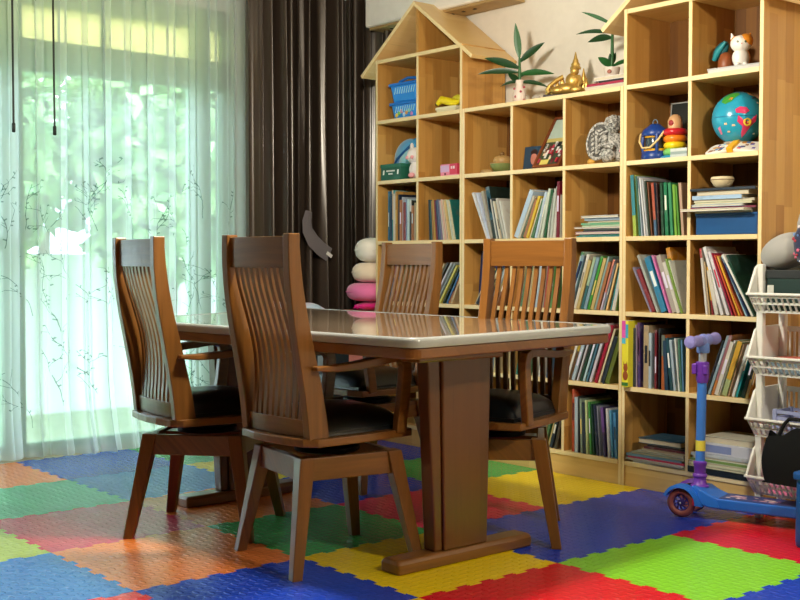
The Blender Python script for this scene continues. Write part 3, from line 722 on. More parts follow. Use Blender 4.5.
ph = mb.build('group_photo', None, t); ph['label'] = 'group photograph printed with many small figures'
T(t, 'brown framed group photograph leaning in the fourth bay of the fifth shelf row', 'picture frame')
t = MB().use(mat('#1f3f58', .5)).box((-.05,-.006,0), (.05,.006,.115)).build('picture_card', bevel=.001)
mb = MB().use(mat('#c07a6a', .5)).ball((.015,-.0062,.055), (.02,.001,.03)).use(mat('#2a1a1a', .5)).ball((.015,-.0061,.085), (.022,.0008,.016)); mb.build('portrait', None, t)
t.location = P3(4, 5, .18, .07); t.rotation_euler = (R(-8), 0, 0); T(t, 'small dark blue picture card standing behind the leaning photo frame', 'picture')
# angel figurine
SILV = mat('#b2b1ab', .5, spec=.4, name='silver_resin'); 
g = NG(SILV); b = SILV.node_tree.nodes['Principled BSDF']; tc = g.n('ShaderNodeTexCoord'); vo = g.n('ShaderNodeTexNoise'); vo.inputs['Scale'].default_value = 110; vo.inputs['Detail'].default_value = 2
g.link(tc.outputs['Object'], vo.inputs['Vector']); mr = g.n('ShaderNodeMapRange'); mr.inputs[1].default_value = .40; mr.inputs[2].default_value = .58; g.link(vo.outputs['Fac'], mr.inputs[0])
g.link(g.mix(mr.outputs[0], lin('#6a6a67'), lin('#c6c5c0')), b.inputs['Base Color'])
bp = g.n('ShaderNodeBump'); bp.inputs['Strength'].default_value = .6; bp.inputs['Distance'].default_value = .004; g.link(vo.outputs['Fac'], bp.inputs['Height']); g.link(bp.outputs[0], b.inputs['Normal'])
SILVD = mat('#4e4e4c', .6)
t = empty('angel_figurine', P3(5, 5, .665, .10), R(42))
mb = MB().use(SILV).ball((0,0,.085), (.048,.04,.06)).ball((-.03,-.03,.035), (.035,.04,.032)).ball((.03,-.03,.035), (.035,.04,.032)).ball((0,.01,.02),(.06,.05,.02))
mb.tube([(-.045,-.01,.12),(-.055,-.035,.085),(-.01,-.06,.07)], [.016,.014,.011], 8).tube([(.045,-.01,.12),(.055,-.035,.085),(.01,-.06,.07)], [.016,.014,.011], 8)
mb.build('body', None, t, smooth=True)
mb = MB().use(SILV).ball((-.008,-.01,.175), (.034,.034,.038)).ball((-.008,-.045,.170), (.006,.006,.006))
mb.build('head', None, t, smooth=True)
mb = MB().use(SILV)
q = random.Random(5)
for k in range(26):
    a = q.uniform(0, 2*PI); e = q.uniform(-.1, 1)
    mb.ball((-.008+.034*math.cos(a)*math.cos(e), -.004+.03*math.sin(a)*math.cos(e)+.006, .182+.034*math.sin(e)), .011, u=8, v=6)
mb.build('curls', None, t, smooth=True)
mb = MB().use(SILVD)
mb.ball((-.022,-.041,.178),(.005,.004,.004)).ball((.006,-.041,.178),(.005,.004,.004)).ball((-.008,-.041,.158),(.008,.004,.003)); mb.build('face_marks', None, t)
for sx in (-1, 1):
    mb = MB().use(SILVD).ball((sx*.075,.02,.105), (.05,.008,.085), MR('Y', R(sx*-12)))
    mb.use(SILV).torus((sx*.075,.016,.105), .062, .007, MR('Y', R(sx*-12)) @ Matrix.Diagonal((.8,1,1.3,1)) @ MR('X', R(90)))
    for k in range(16):
        zz = .05 + .007*k*1.0; xx = sx*(.06 + .02*math.sin(k*1.7)); mb.ball((xx, .011, zz), (.014,.004,.007), MR('Y', R(sx*(30+8*(k % 3)))), u=8, v=6)
        mb.ball((sx*(.09+.012*math.cos(k*2.1)), .011, zz), (.011,.004,.006), MR('Y', R(sx*(50+8*(k % 3)))), u=8, v=6)
    mb.build('wing', None, t, smooth=True)
MB().use(mat('#e8a8b4', .6)).ball((.032,-.055,.045), (.02,.012,.035)).build('pink_flower', None, t, smooth=True)
T(t, 'silver grey winged angel figurine in the fifth bay of the fifth shelf row', 'figurine')
t = MB().use(mat('#c8963a', .5)).lathe([(.012,0),(.019,.006),(.020,.016),(.014,.024),(0,.026)], n=16).build('wooden_bead', smooth=True)
t.location = P3(5, 5, .36, .05); T(t, 'tiny golden wooden bead standing left of the angel figurine', 'ornament')
# lantern
NAVY = mat('#133a86', .35); YEL = mat('#f0b41e', .4)
t = empty('toy_lantern', P3(6, 5, .28, .085))
MB().use(NAVY).lathe([(.056,0),(.060,.012),(.058,.03),(.05,.04),(0,.04)], n=24).build('base', None, t, smooth=True)
MB().use(mat('#4a5a64', .15, trans=.4)).lathe([(.04,.04),(.043,.06),(.043,.085),(.04,.1),(0,.1)], n=24).build('lamp_glass', None, t, smooth=True)
for a in (45, 135, 225, 315): MB().use(NAVY).tube([(.05*math.cos(R(a)), .05*math.sin(R(a)), .03), (.056*math.cos(R(a)), .056*math.sin(R(a)), .07), (.05*math.cos(R(a)), .05*math.sin(R(a)), .115)], .008, 8).build('guard_bar', None, t, smooth=True)
MB().use(NAVY).lathe([(.056,.105),(.060,.118),(.05,.135),(.026,.152),(.02,.158),(0,.159)], n=24).build('cap', None, t, smooth=True)
MB().use(YEL).lathe([(.046,.098),(.047,.106),(.045,.108)], n=24).build('upper_ring', None, t, smooth=True)
MB().use(YEL).lathe([(.050,.040),(.051,.047),(.046,.05)], n=24).build('lower_ring', None, t, smooth=True)
MB().use(mat('#e6c98a', .4)).tube([(-.062,-.02,.118),(-.05,-.045,.08),(-.02,-.062,.052),(.02,-.062,.052),(.05,-.045,.085),(.062,-.02,.122)], .0045, 8).build('handle', None, t, smooth=True)
MB().use(mat('#5a6a7a', .4)).torus((0,0,.166), .012, .003, MR('X', R(90))).build('hanging_loop', None, t, smooth=True)
T(t, 'navy blue toy lantern with yellow rings and cream handle', 'toy')
# stacking rings
t = empty('stacking_ring_toy', P3(6, 5, .575, .10))
MB().use(mat('#2a9ad0', .4)).lathe([(.06,0),(.062,.01),(.05,.016),(0,.016)], n=24).build('base', None, t, smooth=True)
for z, r, c in ((.03,.046,'#7cc46a'),(.059,.044,'#f0d21e'),(.088,.045,'#f08420'),(.116,.047,'#c8202c')):
    MB().use(mat(c, .3)).torus((0,0,z), r-.01, .0155).build('ring', None, t, smooth=True)
MB().use(mat('#d8a878', .45)).lathe([(.012,.12),(.03,.132),(.032,.165),(.024,.182),(.012,.192),(0,.193)], n=20).build('wooden_head', None, t, smooth=True)
MB().use(mat('#a02028', .4)).ball((0,-.029,.155), (.013,.007,.013)).build('nose', None, t, smooth=True)
T(t, 'wooden stacking toy with coloured rings and a round wooden head', 'toy')
t = empty('framed_board', P3(6, 5, .51, .185)); t.rotation_euler = (R(-5), 0, 0)
MB().use(mat('#1a211f', .4)).box((-.075,0,0), (.075,.006,.255)).build('board', None, t)
mb = MB().use(mat('#9a9c98', .4)); mb.box((-.079,-.003,0),(-.074,.008,.26)).box((.058,-.003,0),(.063,.008,.26)).box((-.079,-.003,.255),(.063,.008,.26)).build('thin_frame', None, t)
T(t, 'black board with a thin silver frame standing behind the stacking ring toy', 'board')
z = shelf_z(5)
for k, (c, h) in enumerate((('#b8c4c4',.012),('#8fa0a0',.011),('#c8d0cc',.013))):
    o = MB().use(mat(c, .45)).box((0,0,0),(.085,.07,.002)).box((0,0,h-.002),(.085,.07,h)).box((0,0,.002),(.085,.002,h-.002)).build('booklet')
    MB().box((.002,.002,.002),(.083,.068,h-.002)).build('page_block', PAGES, o)
    o.location = (BAY[5][1]-.092, .008, z+.0002); z += h+.0004
    T(o, f"{['lowest','middle','topmost'][k]} of three small grey booklets stacked before the ring toy", 'book', 'small grey booklets by the ring toy')
# globe
gm_ = bpy.data.materials.new('globe_ocean'); gm_.use_nodes = True
g = NG(gm_); b = gm_.node_tree.nodes['Principled BSDF']; tc = g.n('ShaderNodeTexCoord')
nz = g.n('ShaderNodeTexNoise'); nz.inputs['Scale'].default_value = 14; g.link(tc.outputs['Object'], nz.inputs['Vector'])
g.link(g.mix(nz.outputs['Fac'], lin('#1487ae'), lin('#2fa9c6')), b.inputs['Base Color']); b.inputs['Roughness'].default_value = .25
t = empty('globe', P3(7, 5, .455, .125))
GR = .108; GC = Vector((0,0,.150))
MB().use(mat('#d8d4c4', .4)).lathe([(.07,0),(.072,.008),(.05,.018),(.03,.03),(.03,.04),(.05,.046),(.062,.052)], n=28).build('base', None, t, smooth=True)
GLB = MB().use(gm_).ball(GC, GR, u=40, v=24).build('sphere', None, t, smooth=True)
MB().use(mat('#1a6f98', .3)).torus(GC, GR, .0012, None, 48, 6).build('equator_band', None, t, smooth=True)
def on_globe(lon, lat_, r=GR+.0012):  # lon 0 faces the camera side
    a = R(-38 + lon); l = R(lat_)
    d = Vector((math.sin(R(lon)-R(-46)+0)*0, 0, 0))
    az = R(-46) + R(lon)
    return GC + Vector((r*math.cos(l)*math.cos(az), r*math.cos(l)*math.sin(az), r*math.sin(l)))
def land(mb, pts, c, name='continent'):
    mb = MB(); land_(mb, pts, c); return mb.build(name, None, GLB)
def land_(mb, pts, c):
    """polygon patch wrapped on the sphere (fan, subdivided)"""
    mb.use(mat(c, .3))
    cx = sum(p[0] for p in pts)/len(pts); cy = sum(p[1] for p in pts)/len(pts)
    N = 5
    for i in range(len(pts)):
        a, b2 = pts[i], pts[(i+1) % len(pts)]
        for k in range(N):
            f0, f1 = k/N, (k+1)/N
            q = [(cx+(a[0]-cx)*f0, cy+(a[1]-cy)*f0), (cx+(a[0]-cx)*f1, cy+(a[1]-cy)*f1), (cx+(b2[0]-cx)*f1, cy+(b2[1]-cy)*f1), (cx+(b2[0]-cx)*f0, cy+(b2[1]-cy)*f0)]
            if k == 0: q = q[1:]  if False else [q[0], q[1], q[2]]
            mb.face([on_globe(*p) for p in q])
mb = MB()
land(mb, [(-16,6),(4,4),(12,10),(6,18),(-8,20),(-18,14)], '#d8386a')
land(mb, [(-12,0),(30,2),(28,-12),(16,-24),(8,-40),(0,-52),(-4,-40),(-2,-24),(-14,-12)], '#d8386a')
land(mb, [(-60,34),(-44,28),(-30,34),(-20,46),(-6,58),(-20,70),(-60,66),(-70,50)], '#3f9a3a')
land(mb, [(-40,40),(-30,38),(-28,46),(-38,48)], '#e08a3a')
land(mb, [(30,56),(60,48),(80,60),(50,72)], '#c8a050')
land(mb, [(-66,-24),(-56,-20),(-58,-38),(-66,-40)], '#d87aa0')
land(mb, [(-20,78),(40,78),(120,80),(-110,80)], '#e8e4dc')
for lo, la in ((-40,-16),(-22,-20),(-36,-34),(40,30),(50,14),(34,-40)): land(mb, [(lo-4,la-2),(lo+4,la-2),(lo+3,la+2),(lo-3,la+2)], '#e6c9a0' if lo < 0 else '#bfe0e6')
land(mb, [(28,40),(42,44),(40,47),(27,43)], '#26323a')
mb.bm.free()
mb = MB().use(mat('#e0c030', .4)); 
c_ = on_globe(8,-14, GR+.0015); az = R(-38)
mb.torus(c_, .013, .004, Rz(az) @ MR('Y', R(90)), 20, 6).box((-.001,.0,-.003),(.002,.015,.003), Tr(c_) @ Rz(az)).build('round_emblem', None, t)
T(t, 'light blue toy globe with a pink continent, under the cat figurine', 'globe')
# toy board book in front of the globe
t = empty('toy_book', P3(7, 5, .535, .03)); t.rotation_euler = (R(28), 0, R(6))
WT = mat('#e9e6de', .4)
for sx in (-1, 1):
    M = MR('Y', R(sx*6))
    MB().use(WT).prism([(0,0),(sx*.105,-.004),(sx*.118,.01),(sx*.118,.07),(sx*.105,.085),(0,.082)] if sx > 0 else [(0,0),(0,.082),(sx*.105,.085),(sx*.118,.07),(sx*.118,.01),(sx*.105,-.004)], .004, .018, M).build('page', None, t, bevel=.004)
mb = MB().use(mat('#eab020', .4)).box((-.014,-.006,.004),(.014,.092,.028)); mb.build('spine', None, t, bevel=.004)
mb = MB(); q = random.Random(8)
for k in range(30):
    sx = q.choice((-1,1)); x = sx*q.uniform(.024,.1); y = q.uniform(.01,.072)
    mb.use(mat(q.choice(['#3a6ab0','#d85a5a','#8ab8d8','#e0a030','#6a5aa8','#30405a','#9a6a50']), .4)).cbox((0,0,0), (q.uniform(.006,.02),q.uniform(.006,.016),.0024), MR('Y', R(sx*6)) @ Tr((x,y,.0185)))
mb.build('printed_pictures', None, t)
T(t, 'open toy picture book with a yellow spine lying before the globe', 'toy book')
# cat figurine on a slate-like book, brown and teal figurine
z0 = shelf_z(6)
o = MB().use(mat('#aeb0b2', .5)).box((0,0,0),(.235,.17,.005)).box((0,0,.019),(.235,.17,.024)).box((0,.165,.005),(.235,.17,.019)).build('book')
MB().box((.002,.002,.005),(.233,.165,.019)).build('page_block', mat('#c8c8c6', .7), o)
o.location = (BAY[6][0]+.055, .03, z0+.0002); o.rotation_euler = (0,0,R(4)); T(o, 'grey flat book lying under the cat figurine on the top shelf row', 'book')
t = empty('cat_figurine', (BAY[6][0]+.168, .10, z0+.0248), R(38)); t.scale = (.76,.76,.74)
CW, CO = mat('#eeebe6', .3), mat('#dc8a26', .35)
MB().use(CW).ball((0,0,.052), (.046,.04,.055), u=20, v=12).build('body', None, t, smooth=True)
MB().use(CO).ball((.006,.012,.054), (.046,.036,.055), u=20, v=12).build('back_patch', None, t, smooth=True)
MB().use(CW).ball((0,-.006,.128), (.056,.046,.048), u=20, v=12).build('head', None, t, smooth=True)
mb = MB().use(CO).ball((.025,-.003,.143), (.040,.047,.041), u=16, v=10).ball((-.03,.006,.143),(.024,.03,.03)); mb.build('orange_patch', None, t, smooth=True)
for sx in (-1, 1): MB().use(CW if sx < 0 else CO).loft([[Vector((sx*.038-.016,0,.155)), Vector((sx*.038,-.01,.155)), Vector((sx*.038+.016,0,.155)), Vector((sx*.038,.01,.155))], [Vector((sx*.049-.002,0,.188)), Vector((sx*.049,-.001,.188)), Vector((sx*.049+.002,0,.188)), Vector((sx*.049,.001,.188))]]).build('ear', None, t, smooth=True)
mb = MB().use(mat('#4a5a3a', .2)); mb.ball((-.02,-.048,.133),(.006,.004,.007)).ball((.02,-.048,.133),(.006,.004,.007)).use(mat('#d87a7a', .4)).ball((0,-.052,.122),(.004,.003,.003)).build('eyes_and_nose', None, t, smooth=True)
mb = MB().use(CW)
for sx in (-1, 1): mb.ball((sx*.022,-.032,.012), (.015,.02,.012))
mb.build('paws', None, t, smooth=True)
T(t, 'white and orange cat figurine sitting on the grey flat book', 'figurine')
t = empty('animal_figurine', (BAY[6][0]+.083, .125, z0+.0248)); t.scale = (.85,.85,.8)
MB().use(mat('#8a4a26', .45)).lathe([(.036,0),(.042,.02),(.04,.05),(.03,.08),(.018,.092),(0,.094)], n=20).build('body', None, t, smooth=True)
MB().use(mat('#14606c', .45)).ball((-.032,0,.105), (.058,.022,.034), MR('Y', R(-48)), u=16, v=10).build('wing', None, t, smooth=True)
MB().use(mat('#1f8a96', .45)).tube([(-.06,-.014,.06),(-.03,-.025,.1),(.01,-.022,.145)], [.012,.016,.008], 8).build('head_plume', None, t, smooth=True)
T(t, 'brown and teal figurine behind the white and orange cat', 'figurine')

# ---- on top of the lower unit: plants, gold figure, books
ZT = ZS[5] + .0102
PLANT = mat('#123f1e', .4); PLANT2 = mat('#1f5a2a', .4)
def leaf(mb, base, d, L, w_, droop, m):
    mb.use(m); base = Vector(base); d = Vector(d).normalized(); side = d.cross(Vector((-.70,.60,.38))).normalized()
    nrm = side.cross(d).normalized(); N = 8; rows = []
    for i in range(N+1):
        f = i/N; c = base + d*L*f + Vector((0,0,-droop*L*f*f)); ww = w_*math.sin(PI*min(1, f*.95+.04))**.8*(1-.25*f)
        rows.append([c - side*ww + nrm*ww*.25, c - nrm*.0008, c + side*ww + nrm*ww*.25, c + nrm*.0012])
    mb.loft(rows)
def plant(loc, leaves, stem, pot, label, potcol):
    t = empty('potted_plant', loc)
    pot(t)
    MB().use(PLANT2).tube(stem, [.008]*(len(stem)-1)+[.005], 8).build('stem', None, t, smooth=True)
    for b_, d, L, w_, dr in leaves:
        mb = MB(); leaf(mb, b_, d, L, w_, dr, PLANT if rnd.random() < .6 else PLANT2); mb.build('leaf', None, t, smooth=True)
    return T(t, label, 'plant')
def vase(t):
    MB().use(mat('#e0cfc4', .35)).lathe([(.022,0),(.030,.01),(.033,.03),(.027,.06),(.017,.085),(.02,.105),(.023,.112),(.018,.11),(0,.1)], n=24).build('vase', None, t, smooth=True)
    mb = MB().use(mat('#a03a48', .45))
    for k in range(9): 
        a = k*2.4; z = .014+.008*k; mb.ball((.031*math.cos(a)*(1-.25*(k/9)), .031*math.sin(a)*(1-.25*(k/9)), z), .0065, u=8, v=6)
    mb.build('painted_flowers', None, t, smooth=True)
# image right = (.648,.762), so spread leaves along that direction
IR = Vector((.648, .762, 0)); IV = Vector((-.762, .648, 0))
def idir(a, up, dep=0): return IR*a + Vector((0,0,up)) + IV*dep
plant((1.01, .075, ZT), [((0,0,.22), idir(-.12,1), .17, .020, 0), ((0,0,.20), idir(.62,.58,-.1), .165, .020, .12), ((0,0,.17), idir(-.9,.36,-.1), .185, .022, .12), ((0,0,.15), idir(-1,.22,.2), .21, .017, .22),
    ((0,0,.125), idir(.55,.42,.1), .045, .006, 0), ((0,0,.14), idir(1,.25,.0), .175, .018, .22), ((0,0,.1), idir(-.7,.55,-.6), .09, .018, .1), ((0,0,.1), idir(.8,.12,-.3), .15, .013, .35), ((0,0,.1), idir(-.9,.3,.1), .10, .010, .5)],
    [(0,0,.08), (.002,0,.14), (0,0,.22)], vase, 'green long-leaved plant in a small flowered vase by the left house-shaped bookcase', None)
def smallpot(t):
    MB().use(mat('#d8ccc0', .4)).lathe([(.022,0),(.032,.012),(.037,.035),(.038,.045),(.034,.045),(0,.04)], n=24).build('pot', None, t, smooth=True)
    mb = MB().use(mat('#a86a5a', .5)).ball((.012,-.032,.024), (.012,.006,.01)); mb.build('painted_motif', None, t, smooth=True)
zz = ZT
bk = []
for k, (x0, y0, L, d, h, c, pf) in enumerate(((1.46,.035,.235,.17,.022,'#dfe2e4',1), (1.475,.03,.21,.165,.010,'#a02c48',0), (1.53,.05,.15,.15,.012,'#2a2c30',0), (1.50,.05,.18,.15,.018,'#e6dfe0',1))):
    o = MB().use(mat(c, .45)).box((0,0,0),(L,d,.002)).box((0,0,h-.002),(L,d,h)).box((0,d-.002 if pf else 0,.002),(L,d if pf else .002,h-.002)).build('book')
    MB().box((.002,.002 if not pf else .001,.002),(L-.002,d-.002,h-.002)).build('page_block', PAGES, o)
    o.location = (x0, y0, zz+.0002); zz += h+.0004
    T(o, ['white book at the bottom of the pile under the second potted plant', 'dark red book, second from the bottom under the potted plant', 'black book, third from the bottom under the potted plant', 'pale pinkish book directly under the potted plant beside the tall bookcase'][k], 'book', 'books under the potted plant on the bookcase top')
plant((1.555, .11, zz+.0002), [((0,0,.24), idir(-.9,.55,.1), .16, .010, .15), ((0,0,.20), idir(-1,.30,.1), .17, .011, .3), ((0,0,.18), idir(-.75,.1,.05), .11, .019, .3), ((0,0,.2), idir(.7,.6,.2), .12, .009, .3), ((0,0,.05), idir(-.8,.55,-.3), .085, .019, .1), ((0,0,.05), idir(.8,.45,-.1), .11, .011, .2), ((0,0,.05), idir(-.2,1,-.2), .06, .014, 0), ((0,0,.06), idir(.35,1,.2), .06, .014, 0)],
    [(0,0,.03), (.002,0,.12), (0,.004,.24)], smallpot, 'green plant in a small pale pot standing on a pile of books', None)
# golden seated figure
GOLD = mat('#cfaa5c', .36, metal=.75, name='gold_paint')
t = empty('gold_statue', (1.285, .11, ZT), R(30)); t.scale = (.9,.9,.84)
MB().use(mat('#3a3230', .6)).prism([(-.115,-.05),(.10,-.05),(.10,.06),(-.115,.06)], 0, .018).build('plinth', None, t, bevel=.004)
mb = MB().use(GOLD).ball((.0,0,.05), (.07,.04,.035)).ball((-.045,-.02,.042), (.04,.025,.024)).ball((.05,-.02,.042), (.04,.025,.024)).ball((.03,0,.095), (.038,.028,.045))
mb.tube([(.06,0,.12),(.075,-.015,.085),(.058,-.03,.05)], [.013,.012,.01], 8).tube([(-.02,0,.12),(-.055,-.01,.1),(-.085,-.02,.07)], [.013,.012,.01], 8).tube([(-.09,-.02,.03),(-.10,-.02,.05),(-.085,-.02,.075)], [.014,.012,.009], 8)
mb.build('body', None, t, smooth=True)
MB().use(GOLD).ball((.042,-.004,.148), (.024,.024,.026)).build('head', None, t, smooth=True)
MB().use(GOLD).lathe([(.027,.158),(.03,.165),(.022,.178),(.024,.184),(.015,.2),(.016,.205),(.009,.22),(.008,.226),(.002,.255)], (.046,0,0), n=16).build('pointed_crown', None, t, smooth=True)
for sx, h in ((.085,.165),(.10,.11),(-.10,.065),(-.08,.085),(-.055,.11),(-.028,.135)): MB().use(GOLD).lathe([(.018,.018),(.022,.04),(.012,h*.6),(.014,h*.66),(.002,h)], (sx,.02,0), n=12).build('flame_ornament', None, t, smooth=True)
T(t, 'golden seated statue with a pointed crown on top of the lower bookcase', 'statue')
for k, (x, y, r, c, lb) in enumerate(((1.135,.06,.024,'#a9a196','grey pebble beside the gold statue, nearer the flowered vase'), (1.175,.075,.018,'#cfc4b0','smaller pale pebble lying against the gold statue'))):
    o = MB().use(mat(c, .7)).ball((0,0,r*.55), (r,r*.8,r*.55), u=12, v=8).build('pebble', smooth=True); o.location = (x, y, ZT+.0002); T(o, lb, 'stone')

# ================================================================== CHAIRS
SEATM = mat('#080e11', .32, spec=.6, coat=.1, name='black_leather')
METAL = mat('#1a1a1c', .4, metal=.8)
def sweep(mb, path, w_, th, ax=Vector((1,0,0))):
    """rectangular section swept along a path lying in a plane normal to ax; th: list of in-plane thickness"""
    path = [Vector(p) for p in path]; rings = []
    for i, p in enumerate(path):
        t_ = (path[min(i+1, len(path)-1)] - path[max(i-1, 0)]).normalized()
        n = ax.cross(t_).normalized(); h = (th[i] if isinstance(th, list) else th)/2; ww = (w_[i] if isinstance(w_, list) else w_)/2
        rings.append([p - ax*ww - n*h, p + ax*ww - n*h, p + ax*ww + n*h, p - ax*ww + n*h])
    mb.loft(rings)
REAR = [(.432,-.212),(.5,-.219),(.56,-.227),(.62,-.237),(.68,-.248),(.74,-.259),(.80,-.270),(.86,-.279),(.92,-.286),(.98,-.290),(1.04,-.291),(1.078,-.290)]
def rear_y(z):
    for (a, ya), (b, yb) in zip(REAR, REAR[1:]):
        if z <= b: return ya + (yb-ya)*max(0, (z-a))/(b-a)
    return REAR[-1][1]
def depth(z): return .078 - .036*min(1, max(0, (z-.45)/.6))
def make_chair():
    root = empty('dining_chair')
    base = MB()
    for a in range(4):
        M = Rz(a*PI/2); base.box((-.15,-.178,.295), (.15,-.154,.368), M)
    base = base.build('base_apron', TEAK_H, root, bevel=.003)
    for sx, sy in ((-1,-1),(1,-1),(1,1),(-1,1)):
        rings = []
        for z, c, s_ in ((0,.222,.017),(.2,.187,.022),(.37,.158,.026)):
            rings.append([Vector((sx*c+dx*s_, sy*c+dy*s_, z)) for dx, dy in ((-1,-1),(1,-1),(1,1),(-1,1))])
        MB().loft(rings).build('leg', TEAK, base, bevel=.003)
    MB().box((-.15,-.035,.33),(.15,.035,.36)).build('cross_bar', TEAK_H, base)
    MB().use(METAL).lathe([(.10,.3605),(.11,.364),(.11,.378),(.085,.384),(.085,.392),(.12,.397),(.12,.4095)], n=28).build('swivel_plate', None, root, smooth=True)
    poly = [(-.205,.20),(-.215,.0),(-.205,-.19),(-.17,-.225),(-.08,-.240),(0,-.244),(.08,-.240),(.17,-.225),(.205,-.19),(.215,.0),(.205,.20),(.13,.222),(0,.228),(-.13,.222)][::-1]
    MB().prism(poly, .410, .436).build('seat_frame', TEAK_H, root, bevel=.004)
    def cus(u, v):
        x = (u*2-1); y = (v*2-1); e = max(0, 1-abs(x)**5)*max(0, 1-abs(y)**5)
        return Vector((x*.178, .012+y*.188, 437e-3 + .064*e**.4 + .020*e*(1-x*x*.6)*(1-y*y*.6)))
    mb = MB().use(SEATM).grid(cus, 22, 22); mb.box((-.176,-.174,.4365),(.176,.198,.45)); mb.build('cushion', None, root, smooth=True)
    for sx in (-1, 1):
        mb = MB(); rings = []
        for z, y in REAR:
            d = depth(z); rings.append([Vector((sx*.172+ex*.0165, y+ey*d, z)) for ex, ey in ((-1,0),(1,0),(1,1),(-1,1))])
        mb.loft(rings).build('back_post', TEAK, root, bevel=.003)
    def curved_rail(z0, z1, y_off, th, bow, name, m):
        mb = MB(); N = 10; rings = []
        for i in range(N+1):
            x = -.157 + .314*i/N; bo = bow*(1-(x/.157)**2)
            y0, y1 = rear_y(z0)+y_off-bo, rear_y(z1)+y_off-bo
            rings.append([Vector((x,y0,z0)), Vector((x,y0+th,z0)), Vector((x,y1+th,z1)), Vector((x,y1,z1))])
        mb.loft(rings).build(name, m, root, bevel=.002)
    curved_rail(.972, 1.070, .012, .024, .006, 'crest_rail', TEAK_R)
    curved_rail(.4365, .492, .012, .024, .012, 'lower_rail', TEAK_R)
    n = 9
    for k in range(n):
        x = -.157 + .314*(k+1)/(n+1)
        mb = MB(); rings = []
        for i in range(15):
            z = .488 + (.976-.488)*i/14; f = i/14
            y = rear_y(z) + .016 + .042*math.sin(PI*f)**1.3*(1-.4*f) - .008*(1-(x/.157)**2)
            rings.append([Vector((x-.0088,y,z)), Vector((x+.0088,y,z)), Vector((x+.008,y+.0105,z)), Vector((x-.008,y+.0105,z))])
        mb.loft(rings).build('back_slat', TEAK, root)
    for sx in (-1, 1):
        x = sx*.203
        mb = MB()
        path = [(x,-.205,.658),(x,-.13,.655),(x,-.04,.659),(x,.05,.669),(x,.115,.677),(x,.145,.675),(x,.162,.665),(x,.170,.645),(x,.168,.60),(x,.160,.53),(x,.150,.47),(x,.145,.425)]
        th = [.014,.022,.026,.028,.03,.034,.038,.040,.042,.042,.042,.042]
        wd = [.030,.038,.042,.042,.040,.036,.032,.030,.029,.028,.028,.028]
        sweep(mb, path, wd, th)
        mb.build('armrest', TEAK_H, root, bevel=.004)
    return root
TEAK_R = wood('teak_brown_cross', '#44280d', '#99652d', 'x', 0, 1, .3, .5, coat=.18)
CH = [((1.865,-1.737), 1, -10, 'brown slatted armchair nearest the camera, with its back turned'),
      ((1.225,-1.815), -5, 41, 'brown slatted armchair nearest the sheer curtain, turned on its base'),
      ((.912,-.80), 181.5, 2, 'brown slatted armchair across the table beside the pillow pile'),
      ((1.985,-1.06), 197, 42.5, 'brown slatted armchair across the table nearest the scooter')]
proto = make_chair()
chairs = [proto] + [copy_tree(proto) for _ in range(3)]
for o, ((x, y), a, ba, lb) in zip(chairs, CH):
    o.location = (x, y, 0); o.rotation_euler = (0, 0, R(a))
    for c in o.children:
        if c.name.startswith('base_apron'): c.rotation_euler = (0, 0, R(ba - a))
    T(o, lb, 'chair', 'four slatted dining armchairs around the table')

# ================================================================== TABLE
tb = empty('dining_table', (1.515, -1.435, 0))
def rounded(poly, r, n=6):
    out = []
    N = len(poly)
    for i in range(N):
        p = Vector(poly[i]); a = Vector(poly[i-1]); b = Vector(poly[(i+1) % N])
        rr = r[i] if isinstance(r, list) else r
        da, db = (a-p).normalized(), (b-p).normalized()
        p0, p1 = p+da*rr, p+db*rr
        for k in range(n+1):
            t_ = k/n; out.append(p0*(1-t_)**2 + p*2*t_*(1-t_) + p1*t_*t_)
    return out
TOP = [(.86,-1.985),(2.435,-1.845),(2.345,-.83),(.45,-.83)]
loc = lambda pts: [Vector((p[0]-1.515, p[1]+1.435)) for p in pts]
top = rounded(loc(TOP), [.10,.05,.04,.10])
def inset(pts, d):
    c = sum(pts, Vector((0,0)))/len(pts); return [c + (p-c)*(1 - d/(p-c).length) for p in pts]
MB().prism(inset(top, .006), .703, .737).build('table_top', TEAK_T, tb, bevel=.006, seg=3)
TSURF = wood('table_surface','#a58a70','#c9b298','x',.12,1.5,.12,.2,coat=1); TSURF.node_tree.nodes['Principled BSDF'].inputs['Coat Roughness'].default_value = .03
EDGE = mat('#a6aaa9', .18, spec=.6, coat=.4, name='white_vinyl_edge')
mb = MB()
ro = [(0, .738), (.003,.748), (.002,.760), (-.003,.766), (-.012,.7685), (-.022,.7675), (-.022,.738)]
rings = []
N = len(top)
cen = sum(top, Vector((0,0)))/N
prof = []
for (d, z) in ro: prof.append([Vector((q.x, q.y, z)) for q in inset(top, -d)])
vs = [[mb.bm.verts.new(p) for p in r] for r in prof]
mb.use(EDGE)
for a in range(len(vs)):
    A, B = vs[a], vs[(a+1) % len(vs)]
    for i in range(N): f = mb.bm.faces.new((A[i], A[(i+1) % N], B[(i+1) % N], B[i])); f.material_index = 0
e_ = mb.build('vinyl_edge', None, tb, smooth=True); e_['label'] = 'glossy white edge of the clear table cover'
MB().prism(inset(top, .02), .7375, .7664).build('glossy_cover', TSURF, tb)
